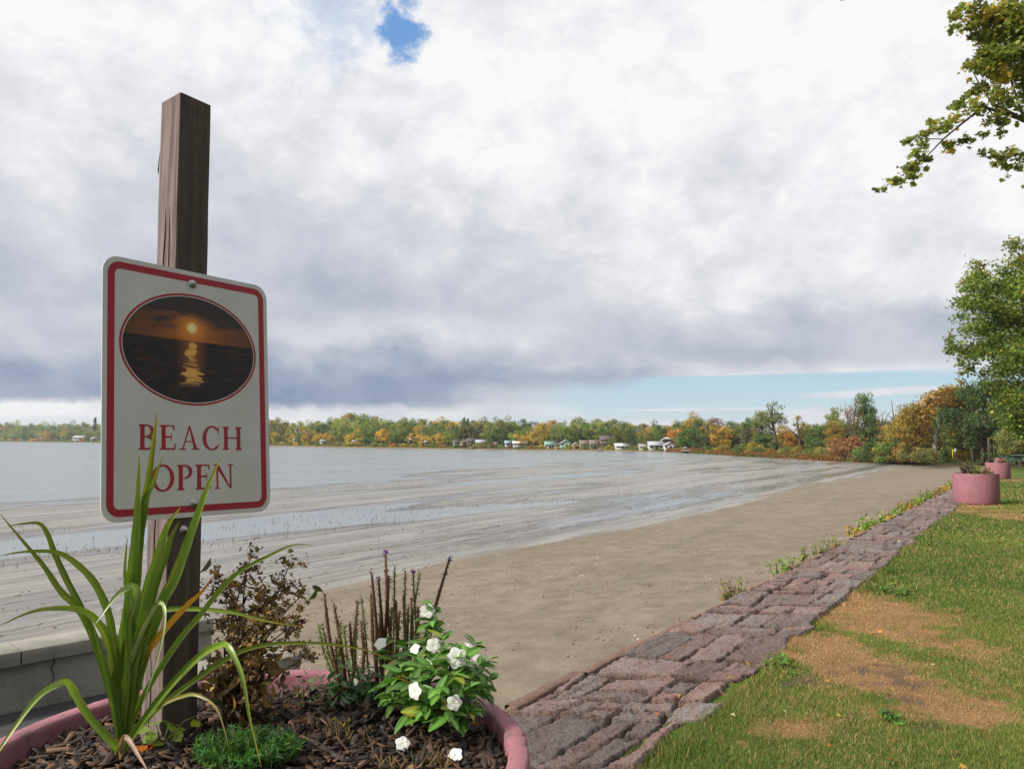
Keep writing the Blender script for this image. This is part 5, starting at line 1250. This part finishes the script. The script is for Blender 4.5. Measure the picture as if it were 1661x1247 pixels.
def dead_plant():
    bx,by=-.665,1.965; bz=float(soil_z(bx,by)); root=thing('withered_flower_plant','withered brown flower plant with dry seed heads right of the sign post','plant',(bx,by,bz)); Lc=local((bx,by,bz)); r=np.random.default_rng(8)
    tops=[(408,900,2.0),(400,925,2.02),(352,932,1.98),(365,960,1.95),(471,912,2.03),(462,948,2.0),(435,968,2.0),(488,965,2.05),(440,1000,1.95),(385,985,1.93),(420,960,2.06),(455,1000,1.96),(480,1010,2.08),(372,1000,2.05),(410,1040,1.9),(470,1050,1.92),(350,1080,1.9),(500,1060,2.05)]
    st=MB(); lf=MB(); hd=MB(); pal=np.array([(.14,.09,.06),(.20,.12,.06),(.07,.045,.035),(.22,.14,.06),(.12,.08,.06),(.30,.17,.05)])
    for (px,py,y) in tops:
        tip=Lc(px,py,y); b=Vector((r.normal()*.018,r.normal()*.018,-.01)); c=b.lerp(tip,.5)+Vector(r.normal(size=3)*.02)+Vector((tip.x*-.2,0,.03)); path=[b,b.lerp(c,.5),c,c.lerp(tip,.5)+Vector(r.normal(size=3)*.006),tip]
        st.tube(path,[.0035,.003,.0026,.002,.0012],5,c=(.13,.08,.05))
        P=np.array([tip])+r.normal(size=(26,3))*np.array([.010,.010,.014]); leaves(hd,P,r.uniform(.008,.018,26),pal[r.integers(0,6,26)]*r.uniform(.6,1.3,(26,1)),RAG,.2)
        for k in range(9):
            t=r.uniform(.3,.97); q=path[2].lerp(tip,t) ; e=q+Vector((r.normal()*.03,r.normal()*.02,r.uniform(0,.03))); st.tube([q,e],[.001,.0007],3,c=(.12,.08,.05),cap=False)
            P=np.array([e])+r.normal(size=(9,3))*.006; leaves(hd,P,r.uniform(.006,.014,9),pal[r.integers(0,6,9)]*r.uniform(.6,1.2,(9,1)),RAG,.2)
        for k in range(8):
            q=Vector(path[1]).lerp(c if r.uniform()<.6 else tip, r.uniform()); P=np.array([q])+r.normal(size=(3,3))*np.array([.035,.025,.022]); gg=np.array([(.05,.08,.03),(.09,.11,.03)]) 
            C=pal[r.integers(0,6,3)]*r.uniform(.6,1.3,(3,1)); 
            if r.uniform()<.18: C=np.tile(gg[r.integers(0,2)],(3,1))*r.uniform(.7,1.4,(3,1))
            leaves(lf,P,r.uniform(.018,.045,3),C,OVAL*np.array([1,.8]),.0,droop=.5)
    P=r.normal(size=(160,3))*np.array([.05,.04,.05])+np.array([.0,0,.10]); P=P[P[:,2]>.005]; leaves(lf,P,r.uniform(.02,.05,len(P)),pal[r.integers(0,6,len(P))]*r.uniform(.5,1.2,(len(P),1)),OVAL*np.array([1,.7]),-.2,droop=.6)
    st.build('stems',M['dry'],root); lf.build('dry_leaves',M['leaf'],root); hd.build('seed_heads',M['leaf'],root)
dead_plant()
def spike_plant():
    bx,by=-.385,2.20; bz=float(soil_z(bx,by)); root=thing('flower_spike_plant','clump of thin brown green flower spikes, a few still purple tipped, behind the white flowers','plant',(bx,by,bz)); Lc=local((bx,by,bz)); r=np.random.default_rng(18)
    c3=lambda X,Y:(400+X/3.222,860+Y/3.222)
    S=[((405,330),(490,780)),((455,380),(520,740)),((375,490),(470,790)),((395,490),(480,770)),((580,370),(560,740)),((575,470),(545,720)),((600,350),(640,700)),((540,490),(600,720)),((490,480),(500,740)),((510,500),(540,730)),((655,230),(680,640)),((690,255),(715,640)),((650,340),(690,650)),((725,110),(780,640)),((775,190),(765,640)),((745,235),(735,640)),((830,210),(860,640)),((870,215),(880,640)),((905,225),(860,630)),((1060,150),(850,640)),((820,340),(800,640)),((860,350),(840,650)),((780,370),(770,650)),((735,330),(740,650)),((895,400),(870,640)),((470,570),(500,780)),((600,480),(600,720)),((845,400),(820,640)),((800,420),(790,650)),((700,430),(720,650)),((760,400),(750,650))]
    st=MB(); tb=MB()
    for i,(t,b) in enumerate(S):
        y=2.14+r.uniform(0,.14); p=Lc(*c3(*t),y); q=Lc(*c3(*b),y-.02); q.z=min(q.z,.05); foot=Vector((q.x*.75,q.y*.4,-.01)); m=q.lerp(p,.5)+Vector((r.normal()*.006,0,0))
        brown=i>=19 or r.uniform()<.35; c=np.array((.11,.058,.035) if brown else (.10,.11,.04)); path=[foot,q,q.lerp(m,.5),m,m.lerp(p,.5),p]
        rad=.0028 if not brown else .0050
        st.tube(path,[rad,rad,rad,rad,rad*.9,rad*.6],5,c=c)
        # bristly surface
        for s in np.linspace(.15,1,26):
            w=(q.lerp(m,s*2) if s<.5 else m.lerp(p,s*2-1)); P=np.array([w])+r.normal(size=(7,3))*np.array([.0032,.0032,.006]); leaves(st,P,r.uniform(.006,.012,7),np.tile(c,(7,1))*r.uniform(.6,1.9,(7,1)),OVAL*np.array([1,.6]),.2)
        if i in (11,13,17,19):
            P=np.array([p])+r.normal(size=(16,3))*.003; leaves(tb,P,r.uniform(.006,.01,16),np.tile((.16,.06,.30),(16,1))*r.uniform(.6,1.4,(16,1)),OVAL,.2)
    st.build('spikes',M['leaf'],root); tb.build('purple_tips',M['leaf'],root)
    lf=MB(); n=520; cx=Lc(590,1120,2.16); P=np.array(cx)+r.normal(size=(n,3))*np.array([.065,.05,.032]); P=P[P[:,2]>.0]; n=len(P)
    leaves(lf,P,r.uniform(.02,.045,n),np.array((.06,.13,.04))*r.uniform(.6,1.5,(n,1)),OVAL*np.array([1,.55]),.5,droop=.4); lf.build('basal_leaves',M['gloss_leaf'],root)
spike_plant()
def flower_mesh():
    mb=MB(); pc=MB()
    for k in range(5):
        a=k*2*math.pi/5; V=np.zeros((7,7,3))
        for i in range(7):
            u=i/6
            for j in range(7):
                q=j/3-1; w=.55*math.sin(math.pi*min(1,.06+u*.80))**.7*(.9+.1*u); rr=u*(1-.14*q*q)
                x,y=rr, q*w*.95; z=.05*math.sin(u*3)-.06*u*u+.03*q*q+.02*math.sin(q*3+u*5+k)
                V[i,j]=(x*math.cos(a)-y*math.sin(a), x*math.sin(a)+y*math.cos(a), z+.004*k)
        mb.grid(V,(.88,.89,.88))
    pc.tube([(0,0,.0),(0,0,.09)],[.10,.05],8,c=(.45,.45,.12))
    return mb.mesh('petals',M['petal'],True), pc.mesh('flower_centre',M['petal'])
PET,CTR=flower_mesh()
def flower(root,p,rad,nrm,rz,name='flower'):
    o=put(name,PET,root); o.location=p; o.rotation_mode='QUATERNION'; o.rotation_quaternion=Vector(nrm).to_track_quat('Z','Y')@Matrix.Rotation(rz,3,'Z').to_quaternion(); o.scale=(rad,rad,rad)
    c=put('flower_centre',CTR,o); return o
def vinca():
    bx,by=-.225,2.03; bz=float(soil_z(bx,by)); root=thing('white_flower_plant','bushy green plant with glossy leaves and white five petalled flowers','plant',(bx,by,bz)); Lc=local((bx,by,bz)); r=np.random.default_rng(28)
    st=MB(); lf=MB()
    # leaf rosettes on stems
    tops=[(700,1000,2.04,.9),(692,1040,2.06,1),(715,1055,2.0,1.1),(740,1065,2.02,1),(765,1060,2.06,1),(660,1065,2.06,1),(640,1075,2.08,.9),(625,1055,2.1,.8),(680,1080,1.98,1.1),(700,1095,1.93,1.2),(735,1100,1.92,1.2),(770,1095,1.98,1.1),(785,1085,2.04,.9),(650,1100,1.98,1.1),(630,1110,2.02,1),(670,1120,1.92,1.2),(710,1130,1.88,1.2),(745,1135,1.9,1.2),(775,1125,1.95,1.1),(690,1150,1.88,1.1),(725,1160,1.86,1.1),(755,1160,1.9,1),(665,1145,1.93,1),(640,1135,1.97,1),(702,1020,2.05,.8),(710,1075,1.95,1),(750,1080,1.95,1),(790,1110,2.0,.8)]
    def leaf(p,d,L,c):
        d=d.normalized(); s=d.cross(Vector((0,0,1))); s=s.normalized() if s.length>1e-3 else Vector((1,0,0)); up=s.cross(d).normalized(); roll=r.normal()*.4; s=(s*math.cos(roll)+up*math.sin(roll)); up=s.cross(d)
        n=7; V=np.zeros((n,5,3)); C=np.zeros((n,5,3)); bend=r.uniform(.1,.6)
        for i in range(n):
            u=i/(n-1); w=L*.24*math.sin(math.pi*(u**.8*.93+.035))**.8; cpt=p+d*(L*u)-up*(bend*L*u*u*.5)*1.0
            for j,q in enumerate((-1,-.55,0,.55,1)):
                V[i,j]=cpt+s*q*w+up*abs(q)*w*.28; C[i,j]=np.array(c)*(1.7 if j==2 else 1)
        lf.grid(V,np.clip(C,0,1))
    for (px,py,y,sc) in tops:
        t=Lc(px,py,y); b=Vector((r.normal()*.02,r.normal()*.02,-.01)); st.tube([b,b.lerp(t,.5)+Vector((0,0,.01)),t],[.003,.0026,.0016],5,c=(.12,.15,.05))
        ax=(t-b).normalized(); ax=(ax+Vector((0,0,.8))).normalized()
        for k in range(15):
            h=r.uniform(-.9,1)*.028*sc; a=k*2.4+r.uniform(-.3,.3); e1=ax.orthogonal().normalized(); e2=ax.cross(e1); el=.9*(h/.028/sc)*.5+.25
            d=(e1*math.cos(a)+e2*math.sin(a))*1.0+ax*el; L=r.uniform(.032,.052)*sc*(1.12-.25*(h>0)); tone=r.uniform(.65,1.45); c=np.array((.10,.22,.038))*tone
            if r.uniform()<.07: c=np.array((.20,.23,.03))*tone
            if r.uniform()<.012: c=np.array((.45,.22,.03))
            leaf(t+ax*h,d,L,c)
    st.build('stems',M['leaf'],root); lf.build('leaves',M['gloss_leaf'],root,smooth=True)
    c3=lambda X,Y:(400+X/3.222,860+Y/3.222)
    for i,(X,Y,y,rd,tx,tz) in enumerate([(945,420,2.03,.020,.1,.75),(975,600,1.97,.0185,.1,.2),(700,590,2.08,.018,-.3,1.0),(878,620,2.0,.016,-.8,.9),(1098,665,1.93,.026,.1,.25),(1152,620,2.02,.018,.3,.7),(1210,672,2.0,.015,.5,.9),(878,838,1.86,.021,-.7,.1),(1085,900,1.84,.019,.2,.15)]):
        p=Lc(*c3(X,Y),y); flower(root,p,rd,Vector((tx,-1,tz)),i*1.1); 
    # two blossoms dropped on the mulch
    for i,(X,Y) in enumerate([(815,1135),(1090,1165)]):
        px,py=c3(X,Y); z=-.70; y=.715*F/(py-HZ); q=at(px,py,y); o=flower(None,(q.x,q.y,float(soil_z(q.x,q.y))+.022),.018,Vector((.3*(-1)**i,-.8,.9)),i,'fallen_blossom'); o['label']=['fallen white blossom on the mulch, left one below the white flower plant','fallen white blossom on the mulch, right one below the white flower plant'][i]; o['category']='flower'
vinca()
def fine_plant():
    px,py=405,1225; y=.71*F/(py-HZ); q=at(px,py,y); bx,by=q.x,q.y; bz=float(soil_z(bx,by)); root=thing('feathery_ground_plant','low feathery bright green plant at the front of the near planter','plant',(bx,by,bz)); r=np.random.default_rng(38); mb=MB()
    for k in range(330):
        a=r.uniform(0,6.28); q=r.uniform(0,1)**.5; base=Vector((math.cos(a)*q*.10,math.sin(a)*q*.06-.03,.0)); d=Vector((math.cos(a)*q*.6+r.normal()*.3,math.sin(a)*q*.6+r.normal()*.3,1.0)).normalized(); L=r.uniform(.02,.06)*(1.2-.4*q); c=np.array((.04,.105,.03))*r.uniform(.5,1.8)*np.array((r.uniform(.7,1.6),1,r.uniform(.6,1.3)))
        for i in range(7):
            u=(i+1)/7; p=base+d*L*u; n=4; P=np.array([p]); 
            for j in range(3):
                dd=Vector(r.normal(size=3)); dd=(dd+d*.8).normalized(); e=p+dd*.015; s=dd.cross(Vector(r.normal(size=3))).normalized()*.0018; mb.add([p-s,p+s,e],[(0,1,2)],c)
    mb.build('fronds',M['leaf'],root)
    # seedling
    px,py=262,1205; y=.70*F/(py-HZ); q=at(px,py,y); bx,by=q.x,q.y; bz=float(soil_z(bx,by)); root=thing('seedling','small yellow green seedling beside the foot of the post','plant',(bx,by,bz)); st=MB(); lf=MB()
    for k in range(10):
        a=k*2.4; e=Vector((math.cos(a)*r.uniform(.01,.045),math.sin(a)*r.uniform(.01,.03),r.uniform(.015,.055))); st.tube([(0,0,-.01),e*.6,e],[.0018,.0014,.001],4,c=(.12,.14,.04)); leaves(lf,np.array([e]),np.array([.038]),np.array([(.16,.22,.04)])*r.uniform(.7,1.4),OVAL*np.array([1,1.2]),1.2)
    e=Vector((.075,-.0,.07)); st.tube([(0,0,0),(.05,0,.06),e],[.0018,.0014,.001],4,c=(.12,.14,.04)); leaves(lf,np.array([e-Vector((0,0,.015))]),np.array([.045]),np.array([(.25,.28,.04)]),OVAL,-.2)
    st.build('stems',M['leaf'],root); lf.build('leaves',M['leaf'],root)
    # straw stubble
    for (px,py,lab,nn) in [(548,1200,'dry straw coloured stubble left of centre on the mulch',24),(690,1232,'pale dry stubble at the front of the planter below the white flowers',34),(632,1240,'small green and straw tuft at the front rim side of the mulch',12),(510,1150,'short dry twigs between withered plant and spikes',14)]:
        y=.715*F/(py-HZ); q=at(px,py,y); bx,by=q.x,q.y; bz=float(soil_z(bx,by)); root=thing('dry_stubble',lab,'plant',(bx,by,bz)); mb=MB()
        for k in range(nn):
            a=r.uniform(0,6.28); b=Vector((r.normal()*.03,r.normal()*.015,-.003)); e=b+Vector((r.normal()*.018,r.normal()*.012,r.uniform(.015,.05))); m=b.lerp(e,.5)+Vector(r.normal(size=3)*.004); cc=np.array((.34,.23,.11)) if r.uniform()<.8 else np.array((.14,.16,.05)); mb.tube([b,m,e],[.0016,.0012,.0007],4,c=cc*r.uniform(.6,1.2))
        for k in range(10):
            b=Vector((r.normal()*.05,r.normal()*.02,.006)); e=b+Vector((r.normal()*.05,r.normal()*.02,.004)); mb.tube([b,e],[.0015,.001],4,c=np.array((.28,.15,.07))*r.uniform(.6,1.2))
        mb.build('stalks',M['dry'],root)
fine_plant()
def fallen_planter_leaves():
    for i,(px,py,c,lab) in enumerate([(243,1222,(.50,.16,.02),'orange dead leaf curled on the mulch beside the strap leaf plant'),(786,1145,(.36,.14,.04),'orange brown dead leaf near the right rim of the near planter'),(525,1185,(.28,.20,.05),'yellowed leaf on the mulch left of the stubble'),(770,1165,(.3,.12,.05),'brown dead leaf right of the white flower plant')]):
        y=.72*F/(py-HZ); q=at(px,py,y); mb=MB(); P=rng.normal(size=(4,3))*np.array([.015,.006,.004]); leaves(mb,P,np.array([.045,.035,.03,.03]),np.tile(c,(4,1))*rng.uniform(.7,1.3,(4,1)),MAPLE,.6,droop=.5)
        mb.build('fallen_leaf',M['leaf'],None,label=lab,cat='leaf',loc=(q.x,q.y,float(soil_z(q.x,q.y))+.015))
fallen_planter_leaves()

# ------------------------------------------------------------------ distant planters with their plants
def leafy(name,label,loc,n,spread,h,size,pal,shape=OVAL,seed=1,cat='plant',stems=True,group=None,up=.5):
    r=np.random.default_rng(seed); root=thing(name,label,cat,loc,0,group); mb=MB(); st=MB()
    for k in range(max(3,n//14)):
        e=np.array([r.normal()*spread*.5,r.normal()*spread*.5,h*r.uniform(.45,1.0)]); st.tube([(e[0]*.2,e[1]*.2,-.02),(e[0]*.7,e[1]*.7,e[2]*.6),tuple(e)],[.006,.005,.003],4,c=(.10,.09,.04))
        m=14; t=r.uniform(.3,1.05,(m,1)); P=e*t*np.array([1,1,1])+r.normal(size=(m,3))*spread*.16; c=np.array(pal)[r.integers(0,len(pal),m)]*r.uniform(.6,1.4,(m,1)); leaves(mb,P,size*r.uniform(.6,1.3,m),c,shape,up)
    st.build('stems',M['leaf'],root); mb.build('leaves',M['leaf'],root); return root
def far_planters():
    P=[(1578,23.4,'second pink planter along the lawn edge, closest of the distant ones'),(1614.5,44.0,'pink planter half hidden behind the closest distant planter, with a tall post'),(1621.5,72.5,'small faraway pink planter with a thin post, behind two others'),(1612,101,'tiny faraway pink planter, farthest in the row')]
    pos=[]
    for (px,y,lab) in P:
        x=(px-W0/2)/F*y; z=float(lawn_z(y)) ; planter((x,y,z+.01),lab); pos.append((x,y,z))
        mb=MB(); mb.lathe([(.0001,0),(.3,.03),(RP-TH+.004,0)],32); mb.build('planter_soil',M['soil'],None,label=['dark soil in the closest distant planter','dark soil in the half hidden distant planter','dark soil in the small faraway planter','dark soil in the farthest planter'][len(pos)-1],cat='soil',kind='stuff',loc=(x,y,z+HP-.06))
    x,y,z=pos[0]; t=z+HP-.05
    leafy('withered_plant','dark withered brown plant at the left of the closest distant planter',(x-.33,y,t),260,.22,.42,.05,[(.07,.045,.04),(.12,.07,.05),(.05,.035,.035)],RAG,3)
    leafy('green_plant','yellow green leafy plant in the middle of the closest distant planter',(x+.08,y,t),300,.30,.26,.06,[(.10,.15,.03),(.18,.19,.04),(.30,.2,.04)],OVAL,4)
    leafy('trailing_plant','low yellow green plant over the right rim of the closest distant planter',(x+.42,y,t),120,.16,.14,.05,[(.17,.2,.04),(.12,.16,.03)],OVAL,5)
    leafy('rust_plant','pinkish brown drooping plant right of centre in the closest distant planter',(x+.24,y-.1,t),140,.2,.24,.06,[(.22,.12,.09),(.10,.07,.05)],RAG,6)
    r=np.random.default_rng(5); g=thing('strap_plant','upright pale green strap leaved plant in the closest distant planter','plant',(x-.12,y,t)); mb=MB()
    for k in range(22):
        a=r.uniform(0,6.28); e=np.array([math.cos(a)*r.uniform(.05,.22),math.sin(a)*.15,r.uniform(.28,.48)]); s=np.array([.012,0,0]); mb.add([-s,s,e*.6+s,e,e*.6-s],[(0,1,2,3,4)],np.array((.2,.26,.10))*r.uniform(.6,1.3))
    mb.build('blades',M['leaf'],g)
    x,y,z=pos[1]; t=z+HP-.05
    leafy('green_plant','pale green spiky plant beside the tall post',(x-.28,y,t),160,.2,.4,.07,[(.17,.2,.08),(.1,.14,.04)],OVAL,7)
    leafy('dark_plant','small dark brown plant in the half hidden planter',(x+.1,y-.2,t),180,.25,.24,.07,[(.08,.04,.03),(.16,.07,.04)],RAG,8)
    leafy('trailing_plant','green plant at the right rim of the half hidden planter',(x+.38,y-.2,t),140,.2,.22,.07,[(.12,.18,.04)],OVAL,9)
    x2,y2,z2=pos[2]; leafy('green_plant','green plants filling the small faraway planter',(x2,y2,z2+HP-.05),260,.45,.4,.1,[(.12,.16,.04),(.2,.2,.05),(.25,.12,.06)],OVAL,10)
    x3,y3,z3=pos[3]; leafy('green_plant','green plants in the farthest planter',(x3,y3,z3+HP-.05),160,.4,.4,.12,[(.12,.16,.04),(.2,.2,.05)],OVAL,11)
    def wpost(px,y,top,loc,lab):
        x=(px-W0/2)/F*y; z0=loc[2]+HP-.1; zt=at(px,top,y).z; mb=MB(); h=.045; mb.box((-h,-h,0),(h,h,zt-z0)); mb.box((-h-.004,-h-.004,zt-z0+.001),(h+.004,h+.004,zt-z0+.014)); mb.build('wooden_post',M['post'],None,label=lab,cat='post',loc=(x,y,z0),rz=.7)
    wpost(1601.5,43.9,709.5,pos[1],'tall square brown wooden post rising from the half hidden planter'); wpost(1609.5,72.5,721,pos[2],'thin faraway wooden post rising from the small planter')
far_planters()
def furniture():
    # marker posts and board
    for (px,y,b,t,lab) in [(1545.5,80,742,729.8,'thin yellow marker post beside the small grey board'),(1579,88,742,734.5,'short yellow marker post right of the board')]:
        p=at(px,b,y); h=(b-t)*y/F; mb=MB(); mb.tube([(0,0,-.1),(0,0,h)],.045,8); mb.tube([(0,0,h),(0,0,h+.02)],[.045,.02],8); mb.build('marker_post',M['yellow'],None,label=lab,cat='post',loc=p)
    p=at(1550,743,80.5); r=thing('notice_board','small grey notice board on a post at the sandy path','sign',p); k=80.5/F
    mb=MB(); mb.tube([(0,0,-.1),(0,0,14.5*k)],.04,6); mb.build('leg',M['bark'],r); mb=MB(); mb.box((-2*k,-.045,9.5*k),(2*k,-.041+.0,14.8*k)); mb.build('board',M['steel'],r)
    def table(px,y,b,rz,lab,s=1):
        p=at(px,b,y); r=thing('picnic_table',lab,'table',p,rz); g=M['green_paint']
        mb=MB(); 
        for i in range(5): mb.box((-.9,-.36+i*.148,.72),(.9,-.36+i*.148+.13,.76))
        mb.build('tabletop',g,r)
        for sd in (-1,1):
            mb=MB(); mb.box((-.9,sd*.68-.13,.43),(.9,sd*.68+.13,.47)); mb.build('bench',g,r)
        for xx in (-.65,.65):
            for sd in (-1,1):
                mb=MB(); mb.tube([(xx,sd*.25,.72),(xx,sd*.72,0)],.04,6); mb.build('leg',g,r)
            mb=MB(); mb.box((xx-.02,-.7,.40),(xx+.02,.7,.429)); mb.build('crossbeam',g,r)
    table(1648,66,750.5,.5,'dark green picnic table on the lawn behind the planters'); table(1664,50,757,.3,'green picnic table cut by the right edge of the picture')
furniture()
# ------------------------------------------------------------------ weeds along the beach foot of the wall
def wall_weeds():
    W=[(1182,965,.22,[(.10,.06,.03),(.09,.12,.03),(.2,.13,.03)],'small brown green weed standing alone at the wall edge'),(1195,962,.2,[(.12,.07,.04),(.16,.15,.04)],'withered stalky weed next to the lone brown green weed'),
       (1252,926,.26,[(.12,.2,.035),(.16,.24,.05)],'bright green leafy weed at the wall edge'),(1268,920,.2,[(.12,.2,.035),(.15,.22,.05)],'small bright green weed right of the largest bright green weed'),(1292,908,.25,[(.13,.17,.04),(.2,.2,.05)],'yellow green weed halfway along the wall'),(1312,895,.28,[(.16,.17,.05),(.12,.15,.04)],'olive weed leaning over the wall edge'),(1330,885,.25,[(.2,.2,.04),(.13,.16,.04)],'yellowing weed before the reddish cluster')]
    i=0
    for (px,py,h,pal,lab) in W:
        a=a_of(*gp(px,py)); x,y=wp(a,.10); leafy('wall_weed',lab,(x,y,float(lawn_z(y))-.12),90,.16*h/.22,h+.08,.055,pal,OVAL,60+i); i+=1
    r=np.random.default_rng(77); a=12.0; k=0
    while a<38:
        x,y=wp(a,.14+r.uniform(-.05,.12)); c=[(.12,.19,.035),(.17,.22,.04)] if r.uniform()<.55 else [(.30,.24,.04),(.36,.18,.03)] if r.uniform()<.5 else [(.15,.09,.05),(.12,.13,.04)]
        nm = 'bright green' if c[0][0]==.12 else 'golden' if c[0][0]==.30 else 'brownish'
        rg='at the wall right before the closest distant planter' if a>30 else 'in the far third of the wall weeds' if a>24 else 'in the dense middle of the wall weeds' if a>18 else 'at the near start of the wall weeds'
        leafy('wall_weed',f'{nm} weed {rg}',(x,y,float(lawn_z(y))-.15),80,r.uniform(.16,.3),r.uniform(.25,.42),.075,c,OVAL,100+k,'weed',group=f'{nm} weeds {rg}'); k+=1
        a+=r.uniform(.35,.75)
    # tufts on the lawn side
    for j,(px,py,lab) in enumerate([(1450,960,'dark green broadleaf weed in the lawn beside the stones'),(1425,955,'green weed patch between stones and lawn'),(1440,925,'small weed at the lawn side of the stones'),(1430,1160,'dark green grass tuft at the bottom of the dead patch'),(1250,1075,'grass tuft growing at the stone corner')]):
        x,y=gp(px,py); leafy('lawn_weed',lab,(x,y,float(lawn_z(y))),110,.16 if j!=3 else .08,.07,.04,[(.06,.13,.025),(.09,.17,.03)],OVAL,200+j,'weed',up=1.0)
wall_weeds()
def fallen_leaves():
    r=np.random.default_rng(55); src=[]
    for c,nm in [((.55,.45,.28),'pale tan'),((.42,.22,.05),'orange'),((.28,.09,.03),'red brown'),((.5,.38,.05),'yellow')]:
        mb=MB(); leaves(mb,np.zeros((1,3)),np.array([1.0]),np.array([c]),MAPLE,3.0,droop=.35); src.append((mb.mesh('fallen_leaf',M['leaf']),nm))
    for i in range(120):
        me,nm=src[[0,0,0,1,1,2,2,3][r.integers(0,8)]]
        if i<85:
            px=r.uniform(1030,1661); py=r.uniform(800,1240) if i<60 else r.uniform(790,900); x,y=gp(px,py)
            if s_of(x,y)>-.2: continue
            where='on the lawn' if s_of(x,y)<-1.0 else 'on the granite blocks'; z=float(lawn_z(y))+(.035 if s_of(x,y)<-1 else .06)
        else:
            A=r.uniform(0,18); S=r.uniform(.6,7); x,y=wp(A,S); z=float(beach_h(x,y))+.012; where='on the dry sand'
        s=r.uniform(.03,.055)*(1 if y<10 else 1.3); o=put('fallen_leaf',me,None,f'{nm} fallen leaf lying {where}','leaf',f'{nm} fallen leaves {where}',None,(x,y,z),r.uniform(0,6.28),(s,s,s)); o.rotation_euler=(r.normal()*.25,r.normal()*.25,r.uniform(0,6.28))
fallen_leaves()

def haze():
    m = bpy.data.materials.new('thin_air'); m.use_nodes = True; t = NT(m.node_tree); t.n.clear()
    o = t.new('ShaderNodeOutputMaterial'); v = t.new('ShaderNodeVolumePrincipled'); v.inputs['Density'].default_value = .00017; v.inputs['Color'].default_value = (.82,.88,.96,1)
    t.l.new(v.outputs[0], o.inputs['Volume'])
    mb = MB(); mb.box((-2600,-40,-6),(2600,2600,60)); mb.build('haze', m, label='thin pale air over the lake', cat='haze', kind='stuff')
haze()
